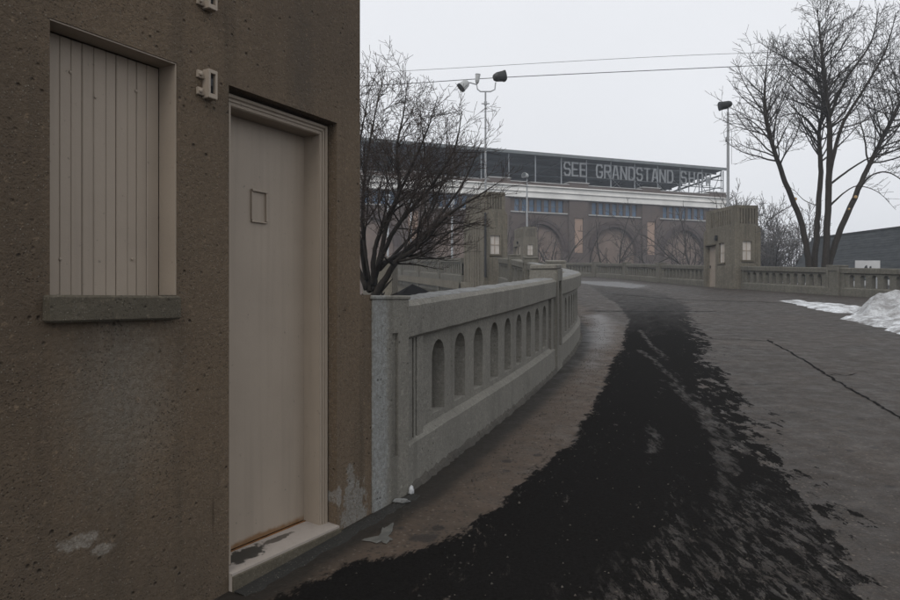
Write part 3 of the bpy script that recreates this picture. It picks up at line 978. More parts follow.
# door frame, leaf, threshold
mb = MB()
FZ = DZ1 - .012
def frame_U(x0, x1, z1, w, y0, y1, ch=.004):
    mb.box(x1 - w, x1, y0, y1, .262, z1, None, ch)
    mb.box(x0, x0 + w, y0, y1, .262, z1, None, ch)
    mb.box(x0 + w + .0005, x1 - w - .0005, y0, y1, z1 - w, z1, None, ch)
frame_U(-.765, -.012, FZ, .060, .062, .18)
frame_U(-.763, -.014, FZ - .002, .018, .052, .0615)
frame_U(-.739, -.038, FZ - .026, .012, .056, .0615, .003)
frame_U(-.719, -.058, FZ - .046, .010, .058, .0615, .003)
fr_ = mb.build('door_frame', M['paint'], booth)
mb = MB(); mb.box(-.70, -.0715, .165, .185, .288, FZ - .062)
leaf = mb.build('door', M['door'], booth)
vs_ = s_of(251, .165); Yv = P0[1] + U[1] * s_of(258, .165) - NRM[1] * .165
va, vb = s_of(250.5, .165), s_of(266, .165)
vz0, vz1 = EYE + (300 - 223) / FPX * Yv, EYE + (300 - 190) / FPX * Yv
mb = MB()
w = .012
mb.box(va, vb, .150, .1645, vz1 - w, vz1, None, .002); mb.box(va, vb, .154, .1645, vz0, vz0 + w * .7, None, .002)
mb.box(vb - w, vb, .150, .1645, vz0 + w * .7 + .0003, vz1 - w - .0003, None, .002); mb.box(va, va + w * .6, .156, .1645, vz0 + w, vz1 - w - .0003, None, .002)
mb.build('peephole_frame', M['door'], leaf)
mb = MB(); mb.box(va + w * .6 + .0005, vb - w - .0005, .161, .1648, vz0 + w * .7 + .0005, vz1 - w - .0005)
mb.build('peephole_cover', M['door'], leaf)
mb = MB()
mb.box(-.70, -.0715, .150, .164, .270, .286, None, .004)
mb.build('weather_strip', M['rust'], leaf)
mb = MB()
b0 = len(mb.v)
# threshold: sloping painted slab
mb.add([(-.776, -.018, .17), (-.001, -.018, .215), (-.001, .164, .215), (-.776, .164, .17),
        (-.776, -.018, .262), (-.001, -.018, .262), (-.001, .164, .284), (-.776, .164, .284)],
       [(3, 2, 1, 0), (4, 5, 6, 7), (0, 1, 5, 4), (1, 2, 6, 5), (2, 3, 7, 6), (3, 0, 4, 7)])
mb.build('threshold', M['threshold'], booth)
mb = MB()                                         # raw riser in front of the slab
mb.add([(-.776, -.030, .06), (.0, -.030, .12), (.0, -.0181, .12), (-.776, -.0181, .06),
        (-.776, -.030, .250), (.0, -.030, .250), (.0, -.0181, .252), (-.776, -.0181, .252)],
       [(3, 2, 1, 0), (4, 5, 6, 7), (0, 1, 5, 4), (1, 2, 6, 5), (2, 3, 7, 6), (3, 0, 4, 7)])
mb.build('riser', M['sill'], booth)
M['tar2'] = concrete('grimy_footing', (.035, .034, .03), (.022, .02, .018), fine=1.2, drip=.2, bump=.8)
# sloped concrete fillet along the foot of booth and pier
def fillet():
    mb = MB(); g = random.Random(2)
    n = 44
    for i in range(n + 1):
        s = -.78 + i * (1.50) / n
        x, y = P0[0] + U[0] * s, P0[1] + U[1] * s
        z = R(x, y)
        j = g.uniform(-.012, .012)
        top = .014 + .004 * math.sin(i * .7) + j * .15
        for (d, h) in ((-.001, .006), (-.03 + j * .4, .005), (-.07 + j, .002), (-.10 + j, -.012)):
            mb.v.append((s, d - (.031 if s < 0 else .0225), z + h))
    for i in range(n):
        for k in range(3):
            q = i * 4 + k
            mb.f.append((q, q + 4, q + 5, q + 1))
    return mb
fillet().build('footing', M['tar2'], booth, True, fix=False)
# wall brackets
def bracket(z0, z1):
    s = -.915; mb = MB()
    mb.box(s - .046, s - .012, -.012, -.0005, z0 + .01, z0 + .042, None, .003)
    mb.box(s - .046, s - .012, -.012, -.0005, z1 - .042, z1 - .01, None, .003)
    w = .038
    mb.box(s - .012, s - .002, -.038, -.0005, z0, z1, None, .003)                 # cheeks
    mb.box(s + w - .012, s + w - .002, -.038, -.0005, z0, z1, None, .003)
    mb.box(s - .0018, s + w - .0122, -.038, -.0005, z0, z0 + .022, None, .003)
    mb.box(s - .0018, s + w - .0122, -.038, -.0005, z1 - .018, z1, None, .003)
    br = mb.build('wall_bracket', M['paint'], booth)
    mb = MB(); mb.box(s - .0018, s + w - .0122, -.022, -.0006, z0 + .0222, z1 - .0182)
    mb.build('slot', M['darkmetal'], br)
    mb = MB(); mb.box(s + .003, s + .016, -.032, -.0222, z0 + .05, z1 - .035, None, .004)
    mb.build('catch', M['darkmetal'], br)
    for z in (z0 + .026, z1 - .026):
        mb = MB(); mb.tube([(s - .034, -.012, z), (s - .034, -.02, z), (s - .034, -.022, z)], [.009, .008, .004], 8)
        mb.build('bolt', M['paint'], br)
bracket(2.322, 2.445); bracket(2.70, 2.82)

# ------------------------------------------------------------------ floodlight poles on the tower roofs
def flood(mb, mbl, c, aim, w=.36, h=.30, d=.30):
    a = Vector(aim).normalized(); u = a.cross(Vector((0, 0, 1))).normalized(); v = u.cross(a)
    c = Vector(c)
    N = 12
    def ring(k, sx, sy, sq=.35):
        o = []
        for q in range(N):
            an = 2 * math.pi * (q + .5) / N
            cx, cy = math.cos(an), math.sin(an)
            m = max(abs(cx), abs(cy)); cx, cy = cx * (1 - sq + sq / m), cy * (1 - sq + sq / m)
            o.append(c + a * k + u * (cx * .5 * w * sx) + v * (cy * .5 * h * sy))
        return o
    prof = [(-.5, .35), (-.42, .62), (-.2, .88), (.3, 1.0), (.42, 1.02), (.44, 1.1), (.5, 1.1), (.5, 1.0)]
    pts = []
    for k, z in prof: pts += ring(d * k, z, z)
    m = len(prof)
    fs = [tuple(reversed(range(N)))] + [(N * k + i, N * k + (i + 1) % N, N * k + N + (i + 1) % N, N * k + N + i) for k in range(m - 1) for i in range(N)]
    mb.add(pts, fs)
    mbl.add(ring(d * .485, 1, 1), [tuple(range(N))])

def pole(base, h, label, heads, r=.055, brace=False):
    t = tag(empty('floodlight_pole', base), label, 'floodlight', 'floodlight poles on the booth roofs')
    mb = MB(); mb.tube([(0, 0, -.02), (0, 0, h * .5), (0, 0, h)], [r, r * .9, r * .75], 10)
    mb.tube([(0, 0, -.02), (0, 0, .03)], [r * 2.2, r * 2.2], 10)
    mb.build('pole', M['steel'], t, False)
    mb = MB()
    if brace:
        mb.bar((.36, 0, .0), (.0, 0, .5), .05); mb.bar((.0, -.1, h * .82), (0, .1, h * .82), .06)
        mb.tube([(-.02, .05, h - .7), (-.18, .1, h - .95), (-.14, .1, h - 1.25), (0, .05, h - 1.4)], .012, 6)
        mb.tube([(.03, .06, h - .6), (.22, .1, h - .9), (.22, .1, h - 2.6)], .010, 6)
        mb.box(-.11, -.04, -.05, .05, h - 1.5, h - 1.25)
    else:
        mb.box(-.2, .2, -.03, .03, h - .62, h - .58); mb.box(-.07, .07, -.07, .07, h - .66, h - .5)
    mb.build('bracket', M['steel'], t)
    for (pts, c, aim, mat, sz) in heads:
        if pts:
            m1 = MB(); m1.tube(pts, .03, 6); m1.build('arm', M['steel'], t)
        m1, m2 = MB(), MB(); flood(m1, m2, c, aim, *sz)
        hd = m1.build('lamp_head', M[mat], t); m2.build('lens', M['lens'], hd)
    return t

fx = Matrix.Rotation(math.atan2(ax.y, ax.x), 4, 'Z')
pl = at(485.5, 194, 35.6)
ph = 5.15
p1 = pole((pl.x, pl.y, zl + 4.26), ph, 'tall floodlight pole with three lamps on the left tower roof', [
    ([(0, 0, ph), (-.25, 0, ph), (-.40, 0, ph + .12), (-.43, 0, ph + .34), (-.75, -.05, ph + .42), (-1.0, -.1, ph + .42)], (-1.05, -.12, ph + .30), (-.75, -.3, -.75), 'lamp_grey', (.46, .46, .5)),
    ([(-.43, 0, ph + .34), (-.42, 0, ph + .45)], (-.40, .0, ph + .62), (0.1, 0, 1), 'lamp_grey', (.30, .24, .46)),
    ([(0, 0, ph), (.25, 0, ph), (.46, 0, ph + .1), (.5, 0, ph + .45)], (.66, -.05, ph + .72), (.80, .25, .18), 'lamp_black', (.56, .5, .6))])
pr = at(728, 208, 36.3)
tz = R(13.6, 36.0) + 3.9
p2 = pole((pr.x, pr.y, tz), 4.95, 'floodlight pole with one dark lamp on the right tower roof', [
    ([(0, 0, 4.95), (0, 0, 5.15)], (-.14, -.05, 5.3), (-.95, .1, -.18), 'lamp_black', (.52, .4, .62))], r=.075, brace=True)
pm = at(527, 228, 64.0)
zmid = R(6.5, 63) + .25 + 3.72
p3 = pole((pm.x, pm.y, zmid), 4.4, 'distant white floodlight pole on the small far tower', [
    ([(0, 0, 4.4), (0, 0, 4.55)], (-.12, -.1, 4.75), (-.7, -.6, .1), 'lamp_grey', (.5, .42, .5))], r=.085)

# ------------------------------------------------------------------ grandstand
def brick_mat():
    t = NT('brown_brick', .9, .2)
    br = t.n.new('ShaderNodeTexBrick')
    br.inputs['Scale'].default_value = 3.2
    br.inputs['Color1'].default_value = (.120, .088, .074, 1)
    br.inputs['Color2'].default_value = (.092, .070, .062, 1)
    br.inputs['Mortar'].default_value = (.12, .105, .095, 1)
    t.l.new(t.mapping((1, 1, 1), (math.pi / 2, 0, 0)), br.inputs['Vector'])
    col = t.mix(t.mr(t.noise(.35, 6, .7), .35, .7, 0, .6), br.outputs[0], (.07, .060, .056))
    col = t.mix(t.mr(t.noise(1.0, 4, .6, t.mapping((1.2, 1.2, .08))), .55, .75, 0, .4), col, (.05, .042, .04))
    t.color(col)
    return t.m
M['brick'] = brick_mat()
M['tanpanel'] = plain('tan_panel', (.34, .24, .185), .85, .25, .6)
M['infill'] = plain('arch_infill', (.205, .155, .128), .9, .45, .5)
M['ring'] = plain('arch_ring_brick', (.075, .055, .050), .9, .3, 1.2)
M['cornice'] = plain('white_cornice', (.80, .79, .76), .7, .3, .4)
M['coping'] = plain('coping', (.42, .42, .41), .7, .3, .6)
M['blueglass'] = plain('blue_glass', (.085, .15, .24), .3, .35, .8)
M['roofdark'] = plain('roof_soffit', (.010, .020, .028), .8, .3, .5)
M['steelgreen'] = plain('grey_steel', (.16, .175, .18), .6, .3, 1)
M['steelwhite'] = plain('white_steel', (.42, .44, .46), .6, .3, 1)
M['soffit_steel'] = plain('soffit_steel', (.018, .026, .033), .7, .3, 1)
M['postgrey'] = plain('post_grey', (.26, .28, .30), .6, .3, 1)
M['trusswhite'] = plain('truss_white', (.62, .64, .66), .6, .2, 1)
M['letter'] = plain('letter_enamel', (.26, .275, .29), .5, .25, 1.5)

GH = math.radians(68.7)
gdir = (math.sin(GH), math.cos(GH))
GO = (20.8, 100.0)
stand = tag(empty('grandstand', (GO[0], GO[1], 0), math.pi / 2 - GH),
            'long brown brick grandstand with arches and white cornice under a dark steel roof', 'grandstand')
BAY = 11.85
c0 = -3.8
T0, T1 = c0 - 5 * BAY - 1.5, 21.6
cent = [c0 + BAY * (k + .5) for k in range(-5, 2)]          # arch centres
gx = lambda s, t, h: (s, -t, h)                              # arcade() frame: t>0 towards viewer
mb = MB()
a0, a1 = cent[0] - BAY / 2, cent[-1] + BAY / 2
arcade(mb, gx, a0, a1, len(cent), 3.55, -3.0, 8.1, -3.2, 12.4, .45, 18)
mb.box(a1, T1, -.45, .45, -3.2, 15.0); mb.box(T0, a0, -.45, .45, -3.2, 15.0)
mb.build('lower_wall', M['brick'], stand)
mb = MB()
ops = []
for c in cent:
    for k in range(7):
        x = c + (k - 3) * 1.10
        ops.append((x - .38, x + .38, 13.25, 14.85, .3))
f45 = lambda x, y, z: (x, y - .45, z)
wall_openings(mb, a0, a1, 12.4, 15.0, ops, f45)
mb.build('upper_wall', M['brick'], stand)
for c in cent:
    wnd = None
    for k in range(7):
        x = c + (k - 3) * 1.10
        mb = MB(); mb.box(x - .38, x + .38, -.22, -.18, 13.25, 14.85)
        wnd = mb.build('window', M['blueglass'], stand)
        mb = MB(); mb.box(x - .39, x + .39, -.30, -.2205, 14.0, 14.06); mb.build('mullion', M['steelgreen'], wnd)
    mb = MB(); mb.box(c - 4.3, c + 4.3, -.62, -.4505, 13.05, 13.2); mb.build('window_sill', M['coping'], stand)
    mb = MB(); mb.box(c - 3.6, c + 3.6, .1, .2, -3.2, 11.7); mb.build('arch_infill', M['infill'], stand)
    mb = MB()
    for r0, r1, pr_ in ((3.55, 3.95, .08), (3.96, 4.35, .14)):
        n = 22
        for k in range(n):
            a, b = math.pi * k / n, math.pi * (k + 1) / n
            q = [(c - r0 * math.cos(a), 8.1 + r0 * math.sin(a)), (c - r0 * math.cos(b), 8.1 + r0 * math.sin(b)),
                 (c - r1 * math.cos(b), 8.1 + r1 * math.sin(b)), (c - r1 * math.cos(a), 8.1 + r1 * math.sin(a))]
            mb.prism(q, -.4505 - pr_, -.4505)
    mb.build('arch_ring', M['ring'], stand)
for k in range(-5, 3):
    c = c0 + BAY * k
    mb = MB()
    mb.box(c - 1.5, c - .66, -.75, -.4505, -3.2, 15.0); mb.box(c + .66, c + 1.5, -.75, -.4505, -3.2, 15.0)
    mb.box(c - .6599, c + .6599, -.75, -.4505, 12.6, 15.0); mb.box(c - .6599, c + .6599, -.75, -.4505, -3.2, 7.9)
    mb.build('buttress', M['brick'], stand)
    mb = MB(); mb.box(c - .6599, c + .6599, -.62, -.4505, 7.9, 12.6); mb.build('tan_panel', M['tanpanel'], stand)
    mb = MB(); mb.box(c - 1.5, c + 1.5, -.80, .4, 16.62, 17.35); pb = mb.build('parapet_block', M['brick'], stand)
    mb = MB(); mb.box(c - 1.6, c + 1.6, -.86, .45, 17.3505, 17.47); mb.build('coping', M['coping'], pb)
mb = MB()
mb.box(T0, T1 + .2, -.95, .45, 15.0005, 15.75, None, .04); mb.box(T0, T1 + .3, -1.10, .45, 15.7505, 15.95, None, .04)
mb.box(T0, T1 + .3, -1.0, .45, 15.9505, 16.45, None, .03); mb.box(T0, T1 + .4, -1.25, .45, 16.4505, 16.615, None, .04)
mb.build('cornice', M['cornice'], stand)
mb = MB(); mb.box(T0, T1, -.7, .35, 16.6155, 17.06); mb.build('parapet', M['brick'], stand)
mb = MB(); mb.box(T0, T1 + .05, -.76, .4, 17.0605, 17.15); mb.build('parapet_coping', M['coping'], stand)
mb = MB(); mb.box(T1 - .9, T1, .4505, 24, -3.2, 16.6); mb.build('end_wall', M['brick'], stand)
# roof slab, slopes slightly down towards the field side
mb = MB()
ROOF = lambda y: 20.9 - .083 * y
for (x0, x1, y0, y1) in ((T0, T1, -.6, 27.0),):
    pts = []
    for th in (0, .18):
        pts += [(x0, y0, ROOF(y0) + th), (x1, y0, ROOF(y0) + th), (x1, y1, ROOF(y1) + th), (x0, y1, ROOF(y1) + th)]
    mb.add(pts, [(3, 2, 1, 0), (4, 5, 6, 7), (0, 1, 5, 4), (1, 2, 6, 5), (2, 3, 7, 6), (3, 0, 4, 7)])
roof = mb.build('roof', M['roofdark'], stand)
mb = MB(); mb.box(T0, T1 + .1, -.72, -.6005, 20.75, 21.15); mb.build('eave_fascia', M['steelgreen'], roof)
for k in range(10):
    y = 1.5 + k * 2.6
    mb = MB(); mb.box(T0, T1, y - .06, y + .06, ROOF(y) - .28, ROOF(y) - .03); mb.build('purlin', M['soffit_steel'], roof)
# posts and rails of the back screen
xs = []
x = T1 - .15
while x > T0:
    xs.append(x); x -= BAY / 3
for i, x in enumerate(xs):
    mb = MB(); mb.box(x - .06, x + .06, -.22, -.1, 17.15, 20.75); mb.build('post', M['postgrey'], stand)
    mb = MB(); mb.box(x - .07, x + .07, .2, 26.5, -.3 + 20.4, -.05 + 20.4)
    mb.v = [(a, b, c - .083 * b) for a, b, c in mb.v]
    mb.build('rafter', M['soffit_steel'], roof)
for z in (18.15, 19.35):
    mb = MB(); mb.box(T0, T1, -.06, .02, z - .05, z + .05); mb.build('rail', M['soffit_steel'], stand)
# open end truss at the right
mb = MB()
ye = [0.1 + 2.4 * k for k in range(11)]
for xe in (T1 - .3,):
    for i, y in enumerate(ye):
        mb.bar((xe, y, 16.6), (xe, y, ROOF(y) - .1), .10)
        if i < len(ye) - 1:
            y2 = ye[i + 1]
            if i % 2: mb.bar((xe, y, 16.7), (xe, y2, ROOF(y2) - .15), .07)
            else: mb.bar((xe, y, ROOF(y) - .15), (xe, y2, 16.7), .07)
    mb.bar((xe, 0, 18.4), (xe, 24, 17.9), .12)
for k in range(4):
    xa = T1 - .3 - k * 3.95
    mb.bar((xa, 6, 16.8), (xa - 3.95, 6, 20.1), .07); mb.bar((xa - 3.95, 9, 16.8), (xa, 9, 19.9), .07)
mb.build('end_truss', M['trusswhite'], stand)
mb = MB(); mb.box(15.5, 20.8, 3.0, 7, 16.6, 17.75, None, .1); mb.build('penthouse', M['steelgreen'], stand)
mb = MB(); mb.quad((T0, .46, 16.5), (T1, .46, 16.5), (T1, 30, 9.0), (T0, 30, 9.0)); mb.build('seating_deck', M['roofdark'], stand, fix=False)

# lettering on the screen
GL = {
 'S': [[(1, 1.3), (.8, 1.6), (.2, 1.6), (0, 1.3), (0, 1.0), (.2, .8), (.8, .8), (1, .6), (1, .3), (.8, 0), (.2, 0), (0, .3)]],
 'E': [[(1, 1.6), (0, 1.6), (0, 0), (1, 0)], [(0, .8), (.8, .8)]],
 'G': [[(1, 1.3), (.8, 1.6), (.2, 1.6), (0, 1.3), (0, .3), (.2, 0), (.8, 0), (1, .3), (1, .72), (.55, .72)]],
 'R': [[(0, 0), (0, 1.6), (.8, 1.6), (1, 1.4), (1, 1.0), (.8, .8), (0, .8)], [(.5, .8), (1, 0)]],
 'A': [[(0, 0), (.36, 1.6), (.64, 1.6), (1, 0)], [(.16, .5), (.84, .5)]],
 'N': [[(0, 0), (0, 1.6), (1, 0), (1, 1.6)]],
 'D': [[(0, 0), (0, 1.6), (.7, 1.6), (1, 1.3), (1, .3), (.7, 0), (0, 0)]],
 'T': [[(0, 1.6), (1, 1.6)], [(.5, 1.6), (.5, 0)]],
 'H': [[(0, 0), (0, 1.6)], [(1, 0), (1, 1.6)], [(0, .8), (1, .8)]],
 'O': [[(.2, 0), (0, .3), (0, 1.3), (.2, 1.6), (.8, 1.6), (1, 1.3), (1, .3), (.8, 0), (.2, 0)]],
 'W': [[(0, 1.6), (.22, 0), (.5, 1.1), (.78, 0), (1, 1.6)]],
}
sign = tag(empty('rooftop_sign', (GO[0], GO[1], 0), math.pi / 2 - GH),
           'pale block letters reading SEE GRANDSTAND SHOW along the grandstand roof', 'sign')
def letter(ch, x, z, w=.88, h=1.72, st=.21):
    mb = MB()
    for poly in GL[ch]:
        for i, (a, b) in enumerate(zip(poly, poly[1:])):
            A = Vector((x + a[0] * w, 0, z + a[1] / 1.6 * h)); B = Vector((x + b[0] * w, 0, z + b[1] / 1.6 * h))
            d = (B - A).normalized(); n = Vector((-d.z, 0, d.x))
            e = st * .32
            for off in (-1, 1):                       # double channel, as the bulb letters are
                o = n * (off * st * .32)
                q = [A - d * e + o - n * st * .19, B + d * e + o - n * st * .19, B + d * e + o + n * st * .19, A - d * e + o + n * st * .19]
                y = -.42 - .003 * i - .0012 * (off > 0)
                mb.prism([(p.x, p.z) for p in q], y, y + .10)
    mb.build('letter', M['letter'], sign)
for word, xa, xb in (('SEE', -5.85, -2.45), ('GRANDSTAND', -.75, 12.05), ('SHOW', 13.55, 18.9)):
    n = len(word); p = (xb - xa - .88) / (n - 1)
    for i, ch in enumerate(word): letter(ch, xa + i * p, 18.42)
mb = MB()
for z in (18.34, 20.22): mb.box(-6.2, 19.3, -.30, -.2505, z - .03, z + .03)
mb.build('sign_rail', M['steelgreen'], sign)

# ------------------------------------------------------------------ trees
def rand_perp(d, g):
    while True:
        v = Vector((g.gauss(0, 1), g.gauss(0, 1), g.gauss(0, 1)))
        v = v - d * v.dot(d)
        if v.length > .1: return v.normalized()

def grow(out, p, d, L, r, lev, P, g):
    nseg = max(2, int(L / P['seg'][min(lev, len(P['seg']) - 1)]))
    pts, rad = [p.copy()], [r]
    q = p.copy(); d = d.copy()
    for i in range(nseg):
        d = (d + rand_perp(d, g) * P['wander'] + Vector((0, 0, 1)) * P['up']).normalized()
        q = q + d * (L / nseg)
        pts.append(q.copy()); rad.append(max(P['rmin'], r * (1 - .8 * (i + 1) / nseg)))
    out.append((lev, pts, rad))
    branch(out, pts, rad, L, lev, P, g)

def branch(out, pts, rad, L, lev, P, g, start=.18):
    if lev >= P['max']: return
    n = int(P['dens'][min(lev, len(P['dens']) - 1)] * L + g.random())
    m = len(pts) - 1
    for k in range(n):
        u = start + (1 - start) * (k + g.random()) / n
        i = min(m - 1, int(u * m)); f = u * m - i
        p = pts[i].lerp(pts[i + 1], f)
        d = (pts[i + 1] - pts[i]).normalized()
        ang = math.radians(g.uniform(*P['ang']))
        nd = (d * math.cos(ang) + rand_perp(d, g) * math.sin(ang)).normalized()
        if nd.z < P.get('minz', -.3): nd.z = abs(nd.z) * .4; nd.normalize()
        l = L * (P['frac'] * (1 - (.62 if lev == 0 else .52) * u)) * g.uniform(.6, 1.25)
        if l < P['lmin']: continue
        r = max(P['rmin'], (rad[i] * (1 - f) + rad[i + 1] * f) * g.uniform(*P.get('cr', (.45, .65))))
        grow(out, p, nd, l, r, lev + 1, P, g)

def smooth_poly(P, per=5):
    P = [P[0] * 2 - P[1]] + P + [P[-1] * 2 - P[-2]]
    out = []
    for i in range(1, len(P) - 2):
        a, b, c, d = P[i - 1], P[i], P[i + 1], P[i + 2]
        for k in range(per):
            u = k / per
            out.append(.5 * (2 * b + (c - a) * u + (2 * a - 5 * b + 4 * c - d) * u * u + (3 * b - a - 3 * c + d) * u ** 3))
    out.append(P[-2]); return out

def tree_build(name, label, out, bark, twig, rtwig, base, group=None, kind_cat='tree'):
    t = tag(empty(name, base), label, kind_cat, group)
    a, b = MB(), MB()
    off = Vector(base)
    for lev, pts, rad in out:
        big = rad[0] > rtwig
        m = a if big else b
        sides = 8 if rad[0] > .07 else (5 if rad[0] > .02 else 3)
        m.tube([p - off for p in pts], rad, sides, cap=big)
    a.build('trunk', bark, t, True, fix=False)
    b.build('crown', twig, t, False, fix=False)
    return t

def limb_tree(name, label, limbs, Yd, P, bark, twig, rtwig, base, seed, group=None):
    """limbs: lists of (px, py, depth offset, radius)"""
    g = random.Random(seed); out = []
    for lm in limbs:
        P3 = [at(x, y, Yd + dy) for x, y, dy, r in lm]
        pts = smooth_poly(P3, 6)
        rr = np.interp(np.linspace(0, len(lm) - 1, len(pts)), range(len(lm)), [q[3] * P.get('rs', 1) for q in lm])
        pts = [p + Vector((g.gauss(0, 1), g.gauss(0, 1), g.gauss(0, 1))) * float(r) * .10 for p, r in zip(pts, rr)]
        L = sum((b - a).length for a, b in zip(pts, pts[1:]))
        out.append((0, pts, [float(r) for r in rr]))
        branch(out, pts, [float(r) for r in rr], L, 0, P, g, start=P.get('start0', .2))
    return tree_build(name, label, out, bark, twig, rtwig, base, group)

Y1 = 14.0
P_left = dict(seg=[.4, .22, .13, .1], wander=.18, up=.05, rmin=.0038, max=4, dens=[7.0, 9.0, 11.0, 10.0], ang=(26, 64), frac=.45, lmin=.09, minz=-.25, start0=.24, cr=(.36, .52), rs=.82)
limbs1 = [
 [(368, 420, 0, .16), (371, 330, 0, .14), (373, 296, 0, .13)],
 [(372, 298, 0, .09), (384, 282, -.1, .075), (396, 262, -.3, .065), (414, 250, -.5, .055), (430, 232, -.7, .045), (452, 212, -.9, .032), (478, 196, -1.0, .018), (502, 180, -1.1, .008)],
 [(374, 290, 0, .08), (378, 268, .2, .07), (397, 256, .4, .06), (421, 238, .6, .048), (446, 208, .8, .035), (466, 178, 1.0, .022), (482, 140, 1.1, .008)],
 [(373, 285, 0, .075), (374, 258, -.2, .06), (380, 232, -.3, .05), (396, 200, -.5, .042), (412, 166, -.7, .030), (428, 128, -.8, .018), (438, 96, -.9, .007)],
 [(370, 292, 0, .08), (365, 252, .3, .06), (363, 210, .4, .05), (366, 168, .5, .037), (374, 120, .6, .022), (382, 84, .7, .008)],
 [(375, 280, .1, .07), (387, 226, .2, .055), (399, 190, .3, .045), (397, 148, .3, .032), (404, 112, .4, .018), (408, 76, .4, .006)],
 [(374, 276, .1, .065), (396, 228, -.2, .05), (430, 188, -.4, .038), (454, 150, -.6, .024), (462, 112, -.7, .008)],
 [(367, 290, 0, .07), (352, 250, .2, .055), (344, 200, .3, .04), (348, 140, .3, .025), (356, 90, .4, .009)],
 [(367, 284, .1, .06), (360, 240, -.6, .045), (352, 190, -.9, .035), (362, 130, -1.1, .02), (370, 88, -1.2, .007)],
 [(380, 270, .2, .05), (402, 246, .9, .04), (430, 214, 1.3, .03), (444, 170, 1.6, .02), (448, 118, 1.7, .007)],
 [(396, 262, -.3, .035), (424, 254, -.8, .028), (450, 232, -1.1, .02), (476, 222, -1.3, .009)],
 [(388, 240, .1, .045), (412, 200, .8, .034), (424, 160, 1.1, .022), (420, 110, 1.2, .008)],
]
limb_tree('bare_tree', 'bare reddish-brown multi-stemmed tree between the large booth and left tower', limbs1, Y1, P_left, M['bark1'], M['twig1'], .016,
          (at(370, 300, Y1).x, Y1, LOW), 21)

Y2 = 33.0
P_right = dict(seg=[.8, .45, .28, .2], wander=.17, up=.045, rmin=.0082, max=4, dens=[5.0, 5.6, 5.6, 5.0], ang=(28, 66), frac=.36, lmin=.18, minz=-.4, start0=.46, rs=.62, cr=(.30, .45))
limbs2 = [
 [(812, 360, 0, .55), (813, 300, 0, .42), (814, 278, 0, .36)],
 [(811, 290, 0, .25), (806, 245, 0, .22), (799, 216, 0, .21), (783, 176, -.3, .18), (772, 143, -.5, .15), (766, 114, -.7, .115), (765, 84, -.8, .07), (768, 52, -1, .02)],
 [(813, 290, .2, .24), (816, 240, .3, .22), (818, 205, .4, .20), (821, 172, .6, .18), (819, 134, .8, .15), (823, 104, 1, .11), (818, 74, 1.2, .07), (812, 44, 1.4, .02)],
 [(824, 290, -.2, .26), (827, 230, -.2, .24), (829, 172, -.2, .22), (829, 121, -.3, .18), (825, 84, -.4, .14), (821, 44, -.5, .09), (817, 8, -.6, .02)],
 [(829, 178, -.2, .15), (841, 128, -.8, .12), (862, 92, -1.2, .09), (884, 54, -1.5, .06), (896, 15, -1.7, .02)],
 [(828, 121, -.3, .12), (845, 81, .6, .095), (870, 44, 1.0, .06), (879, 8, 1.2, .02)],
 [(823, 285, .2, .26), (838, 236, .3, .23), (850, 208, .4, .22), (864, 176, .6, .19), (882, 139, .8, .165), (900, 103, 1, .13), (920, 60, 1.2, .08), (936, 10, 1.3, .02)],
 [(829, 185, -.2, .09), (852, 168, .7, .07), (872, 157, 1.0, .055), (905, 148, 1.3, .03), (930, 146, 1.5, .01)],
 [(853, 201, .4, .09), (868, 178, -.4, .06), (886, 172, -.8, .05), (904, 182, -1.2, .032), (920, 200, -1.5, .01)],
 [(828, 207, -.2, .09), (845, 192, -.8, .05), (858, 186, -1.1, .04), (878, 192, -1.5, .025), (896, 210, -1.8, .01)],
 [(825, 84, -.4, .07), (800, 66, -.9, .05), (780, 55, -1.3, .035), (756, 40, -1.5, .01)],
 [(828, 110, -.3, .07), (806, 84, .6, .05), (788, 68, 1.0, .035), (776, 40, 1.2, .01)],
 [(823, 60, -.4, .06), (838, 36, -.9, .04), (848, 6, -1.1, .01)],
 [(841, 128, -.8, .06), (862, 122, -1.3, .045), (884, 108, -1.6, .03), (905, 100, -1.8, .01)],
 [(819, 134, .8, .06), (806, 118, 1.2, .045), (790, 114, 1.5, .03), (776, 126, 1.8, .01)],
 [(772, 143, -.5, .06), (758, 126, -.9, .045), (744, 118, -1.2, .03), (730, 122, -1.4, .01)],
 [(768, 120, -.6, .06), (752, 96, -.2, .045), (742, 78, .1, .03), (736, 58, .2, .01)],
 [(766, 114, -.7, .055), (782, 90, -.3, .04), (792, 72, 0, .025), (798, 58, .2, .01)],
 [(795, 204, 0, .035), (780, 212, -.5, .028), (768, 222, -.8, .018), (760, 232, -1, .008)],
 [(818, 206, .4, .035), (804, 200, .8, .028), (794, 190, 1.1, .018), (786, 186, 1.2, .008)],
]
tr2 = limb_tree('bare_tree', 'big bare tree with several leaning trunks behind the right balustrade', limbs2, Y2, P_right, M['bark2'], M['twig2'], .05,
                (at(815, 300, Y2).x, Y2, LOW), 5)
for (x, y, r, rr) in ((794.5, 200, .075, .13), (829, 187, .09, .155), (854.5, 198, .075, .14), (848, 210, .045, .14)):
    c = at(x, y, Y2 - .0)
    c = c - tr2.location
    d = Vector((-.2, -1, .25)).normalized()
    mb = MB(); mb.tube([c + d * (rr - .06), c + d * (rr + .035)], [r, r * .96], 10)
    mb.build('pruning_scar', M['cut'], tr2)

